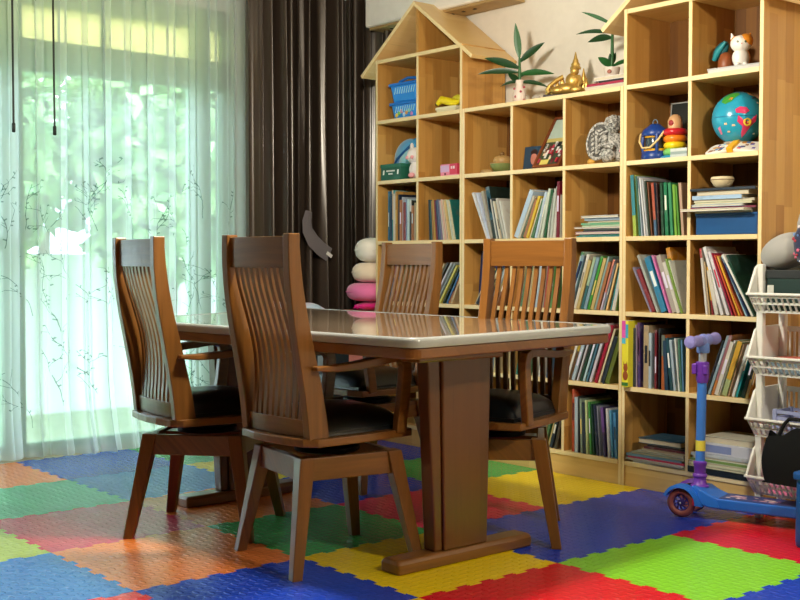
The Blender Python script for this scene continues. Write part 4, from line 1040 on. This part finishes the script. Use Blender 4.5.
for sx, xx in ((-1, .865), (1, 2.172)):
    x = xx - 1.515; f = 1
    yy0, yy1 = -.285, .325
    r = rounded([(x-.046,yy0),(x+.046,yy0),(x+.046,yy1),(x-.046,yy1)], .012, 3)
    MB().loft([[Vector((p.x, p.y, z)) for p in ((r if z < .04 else [Vector((x+(q.x-x)*.8, q.y*.985)) for q in r]))] for z in (0, .032, .045)]).build('floor_bar', TEAK_H, tb, bevel=.006)
    MB().hexa([Vector(p) for p in ((x-.036,-.080,.045),(x+.036,-.080,.045),(x+.036,.115,.045),(x-.036,.115,.045),(x-.036,-.092,.703),(x+.036,-.092,.703),(x+.036,.132,.703),(x-.036,.132,.703))]).build('pedestal_panel', TEAK_P, tb, bevel=.006)
    MB().hexa([Vector(p) for p in ((x-.028,-.115,.045),(x+.028,-.115,.045),(x+.028,-.082,.045),(x-.028,-.082,.045),(x-.028,-.150,.703),(x+.028,-.150,.703),(x+.028,-.094,.703),(x-.028,-.094,.703))]).build('pedestal_rib', TEAK_P, tb, bevel=.006)
    MB().box((x-.045,-.20,.668),(x+.045,.18,.703)).build('top_bearer', TEAK_H, tb, bevel=.005)
T(tb, 'brown wooden dining table with glossy clear cover and two panel pedestals', 'table')

# ================================================================== CURTAINS
def sheer_x(y, z, u=None):
    ph = 1.3*math.sin(y*2.1) + .6*math.sin(y*5.3+1)
    a = .032*(.75+.25*math.sin(y*3.7+.4))
    fl = max(0, .45-z)
    return -.665 + a*math.sin(2*PI*y/.122+ph) + .010*math.sin(2*PI*y/.051+2*ph) + .32*fl**2*(1+.35*math.sin(y*9+1)) + .03*math.sin(y*4)*max(0, .8-z)
shm = bpy.data.materials.new('sheer_voile'); shm.use_nodes = True
g = NG(shm); nt = shm.node_tree; nt.nodes.remove(nt.nodes['Principled BSDF']); out = nt.nodes['Material Output']
trn = g.n('ShaderNodeBsdfTransparent'); trn.inputs[0].default_value = (.95, .97, .98, 1)
tl = g.n('ShaderNodeBsdfTranslucent'); tl.inputs[0].default_value = (.80, .89, .91, 1); df = g.n('ShaderNodeBsdfDiffuse'); df.inputs[0].default_value = (.78, .88, .87, 1)
m1 = g.n('ShaderNodeMixShader'); m1.inputs[0].default_value = .62
g.link(df.outputs[0], m1.inputs[1]); g.link(tl.outputs[0], m1.inputs[2])
lw = g.n('ShaderNodeLayerWeight'); lw.inputs[0].default_value = .35
mr = g.n('ShaderNodeMapRange'); mr.inputs[3].default_value = .58; mr.inputs[4].default_value = .97; g.link(lw.outputs['Facing'], mr.inputs[0])
m2 = g.n('ShaderNodeMixShader'); g.link(mr.outputs[0], m2.inputs[0]); g.link(trn.outputs[0], m2.inputs[1]); g.link(m1.outputs[0], m2.inputs[2]); g.link(m2.outputs[0], out.inputs[0])
def sheer_pt(u, v):
    y0 = -3.0 + 2.56*u; z = .004 + 2.53*v
    ph = 1.3*math.sin(y0*2.1) + .6*math.sin(y0*5.3+1)
    y = y0 + .017*math.sin(2*PI*y0/.061+2*ph)*(.4+.6*v)
    return Vector((sheer_x(y0, z), y, z))
sh = MB().grid(sheer_pt, 640, 26).build('sheer_curtain', shm, smooth=True, auto=False)
THREAD = bpy.data.materials.new('embroidery_thread_sheer'); THREAD.use_nodes = True
g = NG(THREAD); nt = THREAD.node_tree; nt.nodes.remove(nt.nodes['Principled BSDF']); out = nt.nodes['Material Output']
trn = g.n('ShaderNodeBsdfTransparent'); trn.inputs[0].default_value = (.62, .72, .70, 1); df = g.n('ShaderNodeBsdfDiffuse'); df.inputs[0].default_value = lin('#6f8580')
ms = g.n('ShaderNodeMixShader'); ms.inputs[0].default_value = .3
g.link(trn.outputs[0], ms.inputs[1]); g.link(df.outputs[0], ms.inputs[2]); g.link(ms.outputs[0], out.inputs[0])
TWIG = mat('#a3bab4', .8, name='embroidery_thread')
mb = MB(); q = random.Random(21)
def strip(pts, w_):
    for (y0, z0), (y1, z1) in zip(pts, pts[1:]):
        d = Vector((y1-y0, z1-z0)); 
        if d.length < 1e-5: continue
        n = Vector((-d.y, d.x)).normalized()*w_/2
        P = [(y0+n.x, z0+n.y), (y0-n.x, z0-n.y), (y1-n.x, z1-n.y), (y1+n.x, z1+n.y)]
        mb.face([Vector((sheer_x(y, z)+.006, y, z)) for y, z in P])
def twig(y, z, ang, L, w_, lev):
    pts = [(y, z)]; a = ang
    n = int(L/.02)
    for k in range(n):
        a += q.uniform(-.22, .22) + .04*math.sin(k*.5); y += .02*math.cos(a); z += .02*math.sin(a)
        if not (.03 < z < 2.3) or not (-2.5 < y < -.5): break
        pts.append((y, z))
        if lev < 2 and k > 1 and q.random() < .30: twig(y, z, a + q.choice((-1,1))*q.uniform(.5,1.0), L*q.uniform(.25,.45), w_*.75, lev+1)
        elif q.random() < .30:
            b_ = a + q.choice((-1,1))*1.1; strip([(y, z), (y+.013*math.cos(b_), z+.013*math.sin(b_))], .007)
    strip(pts, w_)
for k in range(13):
    yy = -2.3 + k*.145 + q.uniform(-.03,.03)
    for z0 in (.12+q.uniform(0,.2), .62+q.uniform(0,.2), 1.12+q.uniform(-.1,.15)):
        twig(yy+q.uniform(-.04,.04), z0, PI/2+q.uniform(-.35,.35), q.uniform(.25,.42), .0036, 0)
e_ = mb.build('embroidery', THREAD, sh); e_['label'] = 'dark thread twigs stitched on the sheer'
T(sh, 'white sheer curtain with stitched twig pattern across the wide window', 'curtain')
DK = bpy.data.materials.new('satin_brown_grey'); DK.use_nodes = True
b = DK.node_tree.nodes['Principled BSDF']; b.inputs['Base Color'].default_value = lin('#3a322c'); b.inputs['Roughness'].default_value = .32; b.inputs['Specular IOR Level'].default_value = 1.0
b.inputs['Coat Weight'].default_value = .7; b.inputs['Coat Roughness'].default_value = .24; b.inputs['Coat Tint'].default_value = (.9, .8, .7, 1)
def drape(name, P0, P1, folds, amp, label, seed, zt=2.56, zb=.03, flat_frac=0):
    P0, P1 = Vector(P0), Vector(P1); d = P1-P0; n = Vector((-d.y, d.x)).normalized(); q_ = random.Random(seed)
    if n.dot(Vector((1,-1))) < 0: n = -n
    phs = [q_.uniform(0, 6.28) for _ in range(4)]
    def f(u, v):
        z = zb + (zt-zb)*v
        uu = u + .018*math.sin(2*PI*u*2+phs[0])*(1-v) 
        if flat_frac: wgt = min(1, max(.06, (u-flat_frac)/.10))
        else: wgt = 1
        s_ = math.sin(2*PI*folds*uu + phs[1] + .8*math.sin(2*PI*u*1.7+phs[2]) + .25*math.sin(z*1.6+u*7))
        s_ = 2*((s_+1)/2)**1.5 - 1
        off = amp*s_*wgt*(.8+.3*math.sin(u*13+phs[3])) + .012*math.sin(2*PI*u*folds*2.3+z*.8)*wgt
        p = P0 + d*(u - .38/folds*math.sin(2*(2*PI*folds*uu+phs[1]))*.35*wgt) + n*off
        return Vector((p.x, p.y, z))
    o = MB().grid(f, 420, 30).build(name, DK, smooth=True, auto=False)
    return T(o, label, 'curtain')
drape('blackout_curtain', (-.55,-.475), (-.55,.195), 9.5, .075, 'dark brown-grey satin curtain on the window wall beside the sheer', 3, flat_frac=.13)
drape('blackout_curtain', (-.67,.272), (-.165,.272), 5.2, .034, 'dark brown-grey satin curtain in the corner next to the house-shaped bookcase', 11)
# tieback hanging against the dark curtain
mb = MB(); TB = mat('#6a6468', .75, sheen=.3)
cen_ = [(-.115,1.275),(-.130,1.22),(-.125,1.165),(-.085,1.105),(-.03,1.06),(.03,1.025)]
rings = []
for i, (y, z) in enumerate(cen_):
    a = cen_[max(0, i-1)]; b2 = cen_[min(len(cen_)-1, i+1)]; d = Vector((b2[0]-a[0], b2[1]-a[1])).normalized(); n = Vector((-d.y, d.x))*(.025+.018*min(i, 3)/3)
    rings.append([Vector((-.478, y+n.x, z+n.y)), Vector((-.470, y, z)), Vector((-.478, y-n.x, z-n.y)), Vector((-.486, y, z))])
tbk = mb.use(TB).loft(rings).build('curtain_tieback', smooth=True)
lab = MB().use(mat('#e4e4e0', .6)).hexa([Vector((-.470,y,z)) for y,z in ((.0,1.028),(.035,1.005),(.047,1.022),(.012,1.045))]+[Vector((-.466,y,z)) for y,z in ((.0,1.028),(.035,1.005),(.047,1.022),(.012,1.045))]).build('care_label', None, tbk); lab['label'] = 'small white sewn label'
T(tbk, 'dark grey fabric tieback with a white label hanging on the dark curtain', 'curtain tieback')
WAND = mat('#15211d', .4)
for k, (y, lb) in enumerate(((-1.81,'black curtain wand hanging in front of the sheer, nearer the left frame edge'), (-1.60,'black curtain wand hanging in front of the sheer, the right one of two'))):
    t = empty('curtain_wand', (-.585, y, 1.63))
    MB().use(WAND).tube([(0,0,.02),(0,-.002*k,.6),(0,0,.93)], .0055, 8).build('rod', None, t, smooth=True)
    MB().use(WAND).lathe([(.006,-.012),(.009,-.008),(.009,.03),(.006,.035)], n=12).build('tip', None, t, smooth=True)
    T(t, lb, 'curtain wand')
t = empty('curtain_track', (-.64, -1.4, 2.585))
MB().use(mat('#ecece8', .5)).box((-.05,-1.7,-.02),(.12,1.64,.03)).build('rail', None, t, bevel=.004)
T(t, 'white curtain track above the window', 'curtain rail')

# ================================================================== CORNER PILE behind the table
CORAL = mat('#e07a70', .6)
t = empty('drawer_cabinet', (-.165, .075, -.012))
MB().use(CORAL).box((-.18,-.13,0),(.14,.12,.72)).build('body', None, t, bevel=.006)
for k in range(3): 
    d = MB().use(mat('#e8948a', .6)).box((-.17,-.138,.02+k*.24),(.13,-.13,.24+k*.24)).build('drawer', None, t, bevel=.004)
    MB().use(mat('#f2e0d8', .5)).ball((-.01,-.143,.14+k*.245), .014, u=10, v=6).build('knob', None, d, smooth=True)
T(t, 'coral pink drawer box under the pillow pile beside the bookcase', 'drawer unit')
def pillow(c, r, color, label, cat='pillow', name='round_pillow', M=None, e=.6):
    mb = MB(); q_ = random.Random(len(label))
    def f(u, v):
        th = -PI/2 + PI*v; ph = 2*PI*u
        cz = math.copysign(abs(math.sin(th))**(1/ (1/e)), math.sin(th)); cr = abs(math.cos(th))**e
        w_ = 1+.03*math.sin(3*ph+c[0]*9)*cr
        return Vector((r[0]*cr*math.cos(ph)*w_, r[1]*cr*math.sin(ph)*w_, r[2]*math.copysign(abs(math.sin(th))**.8, math.sin(th))))
    o = mb.use(mat(color, .85, sheen=.4)).grid(f, 36, 18)
    bmesh.ops.remove_doubles(mb.bm, verts=mb.bm.verts, dist=1e-4)
    o = mb.build(name, smooth=True); o.location = c
    MB().use(mat(color, .9)).torus((0,0,0), (r[0]+r[1])/2*.985, .004, Matrix.Diagonal((r[0]/((r[0]+r[1])/2), r[1]/((r[0]+r[1])/2), 1, 1)), 36, 6).build('seam', None, o, smooth=True)
    return T(o, label, cat)
fr_ = empty('fringed_cushion', (-.15, .09, .7085))
MB().use(mat('#e0188a', .85, sheen=.4)).ball((0,0,.026), (.10,.09,.024), u=22, v=10).build('cover', None, fr_, smooth=True)
mb = MB().use(mat('#e8209a', .85)); q = random.Random(2)
for k in range(80):
    a = q.uniform(0, 2*PI); r0 = .085; L = q.uniform(.02,.035); z = .028+q.uniform(-.008,.01)
    mb.tube([(r0*math.cos(a), r0*.9*math.sin(a), z), ((r0+L)*math.cos(a), (r0+L)*.9*math.sin(a), z-.010)], .0035, 5)
mb.build('fringe', None, fr_); T(fr_, 'magenta fringed cushion lying on the coral drawer box', 'cushion')
pillow((-.165,.085,.814), (.15,.13,.054), '#f07ab4', 'pink pillow in the pile, above the magenta fringed cushion')
pillow((-.138,.085,.925), (.125,.12,.056), '#f0dcc4', 'cream pillow in the pile, between the pink and white ones', e=.55)
pillow((-.128,.085,1.050), (.115,.11,.070), '#f0ece2', 'white round pillow on the very top of the pile', e=.8)
t = empty('storage_box', (-.12, -.46, 0))
DBX = mat('#14222c', .5)
MB().use(DBX).box((-.20,-.20,0),(.26,.16,.64)).build('body', None, t, bevel=.01)
MB().use(DBX).box((-.205,-.205,.60),(.265,.165,.66)).build('lid', None, t, bevel=.008)
MB().use(mat('#7d8f9c', .5)).box((.2605,-.05,.12),(.264,.04,.5)).build('label_panel', None, t)
T(t, 'tall dark storage box beyond the table in front of the dark curtain', 'box')
pz = bpy.data.materials.new('pastel_cloth'); pz.use_nodes = True
g = NG(pz); b = pz.node_tree.nodes['Principled BSDF']; tc = g.n('ShaderNodeTexCoord'); wv = g.n('ShaderNodeTexNoise'); wv.inputs['Scale'].default_value = 9; g.link(tc.outputs['Object'], wv.inputs['Vector'])
cr = g.n('ShaderNodeValToRGB'); cr.color_ramp.elements[0].position = .38; cr.color_ramp.elements[0].color = lin('#b9d2ea'); cr.color_ramp.elements[1].position = .62; cr.color_ramp.elements[1].color = lin('#e9c6da')
g.link(wv.outputs['Fac'], cr.inputs[0]); g.link(cr.outputs[0], b.inputs['Base Color']); b.inputs['Roughness'].default_value = .85
def fold_(u, v):
    x = (u-.5)*.44; y = (v-.5)*.34; e = max(0, (1-(2*u-1)**4)*(1-(2*v-1)**4))
    return Vector((x, y, .146*e**.6*(1-.45*(u))*(.9+.12*math.sin(9*u+3*v))))
mb = MB().use(pz).grid(fold_, 24, 20); mb.box((-.20,-.15,0),(.20,.15,.012))
o = mb.build('folded_blanket', smooth=True); o.location = (-.10,-.48,.6603); T(o, 'pastel blue and pink folded blanket lying on the tall dark box', 'blanket')

# ================================================================== SCOOTER
sc = empty('kick_scooter', (2.262, -.275, 0), R(15))
SB = mat('#2368c8', .32); SB2 = mat('#3f7ad2', .32); SP = mat('#6a35a8', .38); LIL = mat('#8a86cc', .55); SILV2 = mat('#c8ccd4', .3, metal=.6)
TYRE = mat('#8a4a42', .35); HUBM = mat('#2c1f66', .35)
for sy, nm in ((-1,'near'),(1,'far')):
    wy = sy*.062
    Mx = MR('X', R(90))
    w_ = MB().use(TYRE).torus((0,wy,.0565), .0435, .013, Mx, 36, 12).build('wheel', None, sc, smooth=True)
    mb = MB().use(HUBM).torus((0,wy,.0565), .031, .004, Mx, 28, 8)
    mb.lathe([(.012,-.013),(.012,.013)], (0,wy,.0565), 16, Mx)
    for k in range(9):
        a = 2*PI*k/9; p0 = (.010*math.cos(a), wy, .0565+.010*math.sin(a)); p1 = (.021*math.cos(a+.5), wy, .0565+.021*math.sin(a+.5)); p2 = (.031*math.cos(a+.7), wy, .0565+.031*math.sin(a+.7))
        mb.tube([p0,p1,p2], .0032, 6)
    mb.build('hub', None, w_, smooth=True)
    MB().use(SILV2).ball((0,wy+sy*.0145,.0565), (.004,.003,.004), u=10, v=6).build('axle_bolt', None, w_, smooth=True)
    rings = []
    for i in range(15):
        a = R(158 - i*11.5); r0, r1 = .060, .072
        if i > 10: r1 = .072 + .004*(i-10); 
        rings.append([Vector((r*math.cos(a), wy+yy, .0565+r*math.sin(a))) for r, yy in ((r0,-.024),(r1,-.019),(r1,.019),(r0,.024))])
    MB().use(SB if sy < 0 else SP).loft(rings).build('mudguard', None, sc, smooth=True)
MB().use(SB).loft([[Vector((x, yy, z)) for yy, z in ((-h,z0),(h,z0),(h*.9,z1),(-h*.9,z1))] for x, h, z0, z1 in ((.035,.05,.075,.125),(.075,.078,.06,.118),(.11,.072,.05,.10),(.15,.066,.048,.088))]).build('front_yoke', None, sc, bevel=.006, smooth=True)
MB().use(mat('#c0242c', .4)).box((.045,-.075,.05),(.075,-.02,.085)).build('side_reflector', None, sc, bevel=.004)
dk = rounded([(.13,-.063),(.49,-.058),(.49,.058),(.13,.063)], [.01,.05,.05,.01], 6)
dko = MB().use(SB).prism(dk, .046, .088).build('deck', None, sc, bevel=.008, seg=3)
dk2 = inset([Vector(p) for p in dk], .014)
MB().use(mat('#3a4a86', .5)).prism(dk2, .0882, .0895).build('grip_mat', None, dko)
mb = MB(); q = random.Random(9)
for k in range(26): mb.use(mat(q.choice(['#c8a0b4','#8a5a8a','#d8c0c8','#3a2a5a','#a07a9a']), .5)).ball((q.uniform(.17,.36), q.uniform(-.03,.03), .0895), (q.uniform(.008,.018),q.uniform(.006,.012),.0008), u=10, v=6)
mb.build('printed_pattern', None, dko)
MB().use(TYRE).torus((.455,0,.0325), .022, .010, MR('X', R(90)), 24, 10).build('rear_wheel', None, sc, smooth=True)
px_ = .050
MB().use(SP).lathe([(.034,.112),(.036,.12),(.026,.128),(.023,.150),(.028,.155),(.028,.163),(.022,.168),(.023,.195),(.026,.20),(.026,.212),(.018,.216)], (px_,0,0), 24).build('steering_collar', None, sc, smooth=True)
MB().use(SB2).tube([(px_,0,.205),(px_+.006,0,.575)], .0182, 20).build('lower_post', None, sc, smooth=True)
MB().use(mat('#d8cc4a', .5)).lathe([(.0184,.255),(.0190,.256),(.0190,.295),(.0184,.296)], (px_+.0014,0,0), 20).build('yellow_sticker', None, sc)
cl = MB().use(SP).lathe([(.020,.52),(.0245,.535),(.026,.585),(.025,.60),(.017,.603)], (px_+.006,0,0), 20).build('height_clamp', None, sc, smooth=True)
MB().use(SP).box((px_-.026,-.031,.555),(px_-.008,-.018,.595)).build('clamp_lever', None, cl, bevel=.003); MB().use(SP).box((px_+.018,-.028,.555),(px_+.036,-.016,.59)).build('clamp_screw', None, cl, bevel=.003)
MB().use(SILV2).tube([(px_+.006,0,.59),(px_+.008,0,.665)], .0155, 18).build('upper_post', None, sc, smooth=True)
MB().use(mat('#6f8fd6', .4)).lathe([(.022,.636),(.025,.640),(.024,.677),(.018,.687)], (px_+.008,0,0), 20).build('handlebar_stem', None, sc, smooth=True)
mb = MB().use(mat('#7d88d0', .45)).tube([(px_+.008,-.05,.684),(px_+.008,.05,.684)], .021, 18); mb.ball((px_+.008,0,.684), .026); mb.build('handlebar_bridge', None, sc, smooth=True)
for sy in (-1, 1):
    MB().use(LIL).tube([(px_+.008,sy*y,.684+.004*abs(y)) for y in (.045,.06,.085,.115,.135,.146,.150)], [.019,.0225,.020,.0215,.025,.021,.006], 18).build('hand_grip', None, sc, smooth=True)
T(sc, "blue and purple child's kick scooter with lilac grips in front of the bookcase", 'scooter')

# ================================================================== BASKET TROLLEY
WHT = mat('#e6e6e0', .4, name='white_plastic')
X0, X1, YF, YP, YB_ = 2.465, 2.88, -.185, -.13, .053
tl_ = empty('basket_trolley', ((X0+X1)/2, -.13, 0)); ox, oy = tl_.location.x, tl_.location.y
def L3(x, y, z): return Vector((x-ox, y-oy, z))
for k, b0 in enumerate((.098,.320,.556,.796)):
    mb = MB().use(WHT); rz = b0+.070; th = .005
    mb.hexa([L3(*p) for p in ((X0+.01,YP,b0),(X1-.01,YP,b0),(X1-.01,YB_,b0),(X0+.01,YB_,b0),(X0+.01,YP,b0+th),(X1-.01,YP,b0+th),(X1-.01,YB_,b0+th),(X0+.01,YB_,b0+th))])
    def fy(z): return YP - (YP-YF)*(z-b0)/.07
    # front wall lattice
    for z in (b0+.002, b0+.034, b0+.060): mb.box(L3(X0+.008, fy(z)-.003, z-.004), L3(X1-.008, fy(z)+.003, z+.005))
    x = X0+.01
    while x < X1:
        mb.hexa([L3(*p) for p in ((x,fy(b0)-.003,b0),(x+.007,fy(b0)-.003,b0),(x+.007,fy(b0)+.003,b0),(x,fy(b0)+.003,b0),(x+.006,fy(rz)-.003,rz),(x+.013,fy(rz)-.003,rz),(x+.013,fy(rz)+.003,rz),(x+.006,fy(rz)+.003,rz))])
        x += .0235
    # back wall bars
    x = X0+.012
    while x < X1: mb.box(L3(x,YB_-.004,b0), L3(x+.008,YB_,b0+.165)); x += .021
    mb.box(L3(X0,YB_-.006,b0+.16), L3(X1,YB_+.001,b0+.18))
    # sides
    for xs in (X0, X1-.006):
        poly = [(YF,rz-.004),(YP,b0),(YB_,b0),(YB_,b0+.18),(YP+.012,b0+.176),(YP-.004,b0+.166),(YF,rz+.006)]
        mb.loft([[L3(xx, y, z) for y, z in poly] for xx in (xs, xs+.006)])
    bk_ = mb.build('basket', None, tl_)
    mb = MB().use(WHT).box(L3(X0-.006,YF-.008,rz-.004), L3(X1+.006,YF+.004,rz+.006)); mb.build('front_rim', None, bk_, bevel=.003)
    for xs in (X0-.004, X1-.004): 
        mb = MB().use(WHT); mb.loft([[L3(xs+dx, y+dy*.5, z+dz) for dx, dz, dy in ((0,-.004,0),(.009,-.004,0),(.009,.005,0),(0,.005,0))] for y, z in ((YF,rz),(YP-.006,b0+.166),(YP+.014,b0+.178),(YB_,b0+.182))])
        mb.build('side_rim', None, bk_)
for xs in (X0+.002, X1-.03):
    for yy in (YP-.002, YB_-.03):
        mb = MB().use(WHT)
        mb.box(L3(xs,yy,.0 if yy < -.05 else -.012), L3(xs+.028,yy+.026,.98 if yy < -.1 else .97)); mb.build('post', None, tl_, bevel=.005)
T(tl_, 'white plastic four-tier basket trolley standing beside the tall bookcase', 'basket trolley')
# contents
TD = Vector((-.04, .065, 0))
t = MB().use(mat('#10302c', .5)).box((2.545,-.185,.803),(2.885,-.04,.955)).build('storage_box', bevel=.004)
MB().use(mat('#c9cbc4', .5)).box((2.548,-.1862,.865),(2.575,-.1852,.90)).build('paper_label', None, t)
MB().use(mat('#1c2224', .6)).box((2.543,-.187,.925),(2.887,-.038,.958)).build('mesh_lid', None, t, bevel=.003)
t.location = TD; T(t, 'dark green box with a small white label in the top trolley basket', 'box')
t = empty('fabric_hat', Vector((2.70, -.11, .9585)) + TD)
GREY = mat('#a3a29f', .8, sheen=.3)
def brim(u, v):
    a = 2*PI*u; r = .06 + .105*v
    return Vector((r*math.cos(a)*1.05, r*.78*math.sin(a), .012 + .055*(1-v)**1.4 + .012*math.sin(3*a)*v))
mb = MB().use(GREY).ball((-.085,-.005,.055), (.085,.075,.052), MR('Y', R(-18)), u=20, v=12).ball((.01,.02,.135), (.07,.06,.09), MR('Y', R(22)), u=20, v=12); mb.build('grey_lining', None, t, smooth=True)
mb = MB().use(mat('#12244e', .8, sheen=.3)).ball((.055,-.045,.085), (.10,.075,.085), MR('Y', R(-30)), u=24, v=14); nv = mb.build('navy_cover', None, t, smooth=True)
mb = MB(); q = random.Random(12)
for k in range(34):
    a, e = q.uniform(PI*.8, PI*1.9), q.uniform(-.6,1.1)
    d = Vector((math.cos(a)*math.cos(e)*.101, math.sin(a)*math.cos(e)*.076, math.sin(e)*.086)); d = MR('Y', R(-30)) @ d
    mb.use(mat(q.choice(['#d86a8a','#e8e4e8','#7aa0d8','#b8404a']), .8)).ball(Vector((.055,-.045,.085))+d, q.uniform(.003,.0055), u=8, v=6)
mb.build('flower_print', None, nv, smooth=True)
t.scale = (1.3, 1.05, 1.3)
T(t, 'grey and floral navy fabric hat bundle on top of the trolley', 'hat')
t = MB().use(mat('#6f8494', .5)).box((2.55,-.18,.562),(2.88,-.04,.610)).build('flat_box', bevel=.004)
MB().use(mat('#8fa0ac', .5)).box((2.548,-.182,.603),(2.882,-.038,.613)).build('lid', None, t, bevel=.002); t.location = TD; T(t, 'grey-blue flat box in the second trolley basket from the top', 'box')
t = MB().use(mat('#c8665a', .5)).box((2.535,-.19,.6135),(2.885,-.035,.6205)).build('folder', bevel=.001)
MB().use(mat('#e8c8b0', .6)).box((2.54,-.1885,.615),(2.882,-.037,.619)).build('paper_sheets', None, t); t.location = TD; T(t, 'red folder lying on the grey-blue flat box in the trolley', 'folder')
t = empty('small_crate', Vector((2.68, -.11, .3255)) + TD)
mb = MB().use(mat('#97a0c8', .5)); mb.box((-.11,-.06,0),(.11,.06,.005))
for z in (.0,.03,.06,.085): mb.box((-.11,-.06,z),(.11,-.054,z+.012)).box((-.11,.054,z),(.11,.06,z+.012)).box((-.11,-.06,z),(-.104,.06,z+.012)).box((.104,-.06,z),(.11,.06,z+.012))
mb.build('lattice_body', None, t)
for sx in (-1,1):
    for sy in (-1,1): MB().use(mat('#97a0c8', .5)).cbox((sx*.105,sy*.055,.0505), (.016,.016,.101)).build('corner_post', None, t, bevel=.002)
T(t, 'lilac-blue small crate in the third trolley basket from the top', 'crate')
t = MB().use(mat('#d86ac0', .5)).ball((0,0,.06), (.055,.05,.06), u=18, v=12).build('pouch', smooth=True); t.location = Vector((2.815,-.165,.3258)) + TD
mb = MB().use(mat('#2a2f9a', .5)).ball((-.006,-.012,.078), (.048,.042,.034), MR('Y', R(-25))); mb.build('blue_flap', None, t, smooth=True); T(t, 'pink and blue round pouch in the third trolley basket from the top', 'pouch')
t = MB().use(mat('#e884b0', .5)).box((2.56,-.185,.104),(2.88,-.045,.142)).build('flat_box', bevel=.003)
MB().use(mat('#f0a8c4', .5)).box((2.558,-.187,.134),(2.882,-.043,.144)).build('lid', None, t, bevel=.002); t.location = TD; T(t, 'pink flat box in the lowest trolley basket', 'box')
BLK = mat('#050708', .7, spec=.25)
t = empty('black_bag', (2.69, -.238, .174)); t.scale = (.68, .62, 1.1)
def bagf(u, v):
    a = 2*PI*u; cx_, cy_ = math.cos(a), math.sin(a)
    k_ = (abs(cx_)**4+abs(cy_)**4)**-.25
    s_ = .9+.14*math.sin(PI*v)
    return Vector((.165*cx_*k_*s_, .062*cy_*k_*s_*(1-.3*v), (.172+.025*cx_)*v + (.012*math.sin(3*a)+.01*math.sin(5*a+1))*v))
mb = MB().use(BLK).grid(bagf, 40, 12); mb.box((-.15,-.05,0),(.15,.05,.004)); mb.box((-.14,-.036,.135),(.14,.036,.144)); mb.build('body', None, t, smooth=True)
for sy in (-1, 1): MB().use(BLK).tube([(-.09,.01+sy*.012,.15),(-.075,.05+sy*.008,.195),(-.06,.075+sy*.006,.212),(.06,.075+sy*.006,.212),(.075,.05+sy*.008,.195),(.09,.01+sy*.012,.15)], .006, 8).build('handle', None, t, smooth=True)
T(t, 'black cloth bag hanging in front of the lower trolley baskets', 'bag')
# blue stool, mostly outside the frame
BST = mat('#12509a', .4)
t = empty('step_stool', (2.975, -.325, 0))
for sx in (-1,1):
    for sy in (-1,1): MB().use(BST).lathe([(.016,0),(.024,.006),(.026,.03),(.023,.24)], (sx*.135,sy*.085,0), 20).build('leg', None, t, smooth=True)
MB().use(BST).prism(rounded([(-.17,-.12),(.17,-.12),(.17,.12),(-.17,.12)], .04), .236, .262).build('seat', None, t, bevel=.006)
T(t, "blue plastic child's stool at the right edge in front of the trolley", 'stool')

# ================================================================== WALL UNIT above the bookcase
t = empty('wall_air_conditioner', (.22, YB, 2.327))
MB().use(mat('#f0efe9', .4)).box((-.50,-.19,0),(.62,0,.30)).build('casing', None, t, bevel=.012, seg=3)
MB().use(mat('#a98c5c', .6)).box((-.48,-.17,-.014),(.60,-.02,-.0005)).build('underside', None, t)
mb = MB().use(mat('#2a241c', .6))
for k in range(9): mb.box((-.36+k*.085,-.12,-.018),(-.345+k*.085,-.105,-.0142))
mb.build('clips', None, t)
T(t, 'white wall unit with a brown underside above the house-shaped bookcase', 'air conditioner')

# ================================================================== LIGHT
def lamp(name, loc, power, rad, color, label):
    t = empty(name, loc)
    MB().use(mat('#d8d6d0', .4)).lathe([(.01,.16),(.035,.15),(.04,.11),(.038,.10),(.0,.105)], n=24).build('lamp_holder', None, t, smooth=True)
    if ZC - loc[2] > .25: MB().use(mat('#d8d6d0', .5)).tube([(0,0,.15),(0,0,ZC-loc[2])], .006, 8).build('cord', None, t, smooth=True)
    S_ = bpy.data.lights.new(name, 'POINT'); S_.shadow_soft_size = rad; S_.energy = power; S_.color = color
    o = bpy.data.objects.new('lamp_light', S_); COL.objects.link(o); o.parent = t; o.location = (0,0,0)
    T(t, label, 'lamp')
lamp('pendant_lamp', (2.05,-1.66,1.98), 112, .085, (1,.92,.76), 'pendant lamp hanging above the dining table')
lamp('ceiling_lamp', (5.2,-1.5,2.58), 145, .10, (1,.91,.74), 'ceiling lamp nearer the right wall')
w_ = bpy.data.worlds.new('overcast_sky'); scene.world = w_; w_.use_nodes = True
g = NG(w_); bgn = w_.node_tree.nodes['Background']
tc = g.n('ShaderNodeTexCoord'); sp = g.n('ShaderNodeSeparateXYZ'); g.link(tc.outputs['Generated'], sp.inputs[0])
mr = g.n('ShaderNodeMapRange'); mr.inputs[1].default_value = -.1; mr.inputs[2].default_value = .5; g.link(sp.outputs[2], mr.inputs[0])
g.link(g.mix(mr.outputs[0], (.70,.84,.96,1), (.76,.90,1.04,1)), bgn.inputs['Color']); bgn.inputs['Strength'].default_value = 7.8
pl_ = bpy.data.lights.new('window_portal', 'AREA'); pl_.shape = 'RECTANGLE'; pl_.size = 2.75; pl_.size_y = 2.35; pl_.cycles.is_portal = True
po = bpy.data.objects.new('window_portal', pl_); COL.objects.link(po); po.location = (XW-.14, (WY0+WY1)/2, (WZ0+WZ1)/2); po.rotation_euler = (0, R(-90), 0)

# ================================================================== CAMERA
cam = bpy.data.cameras.new('camera'); co = bpy.data.objects.new('camera', cam); COL.objects.link(co)
co.location = (4.985, -4.064, .9977); co.rotation_euler = (R(90-1.998), 0, R(49.669))
cam.sensor_width = 36; cam.lens = 1163/800*36; cam.clip_start = .05
scene.camera = co
scene.view_settings.view_transform = 'Standard'; scene.view_settings.look = 'None'; scene.view_settings.gamma = 1; scene.view_settings.use_curve_mapping = False
scene.view_settings.exposure = 0.36
scene.cycles.max_bounces = 10; scene.cycles.transparent_max_bounces = 24
scene.cycles.use_denoising = True
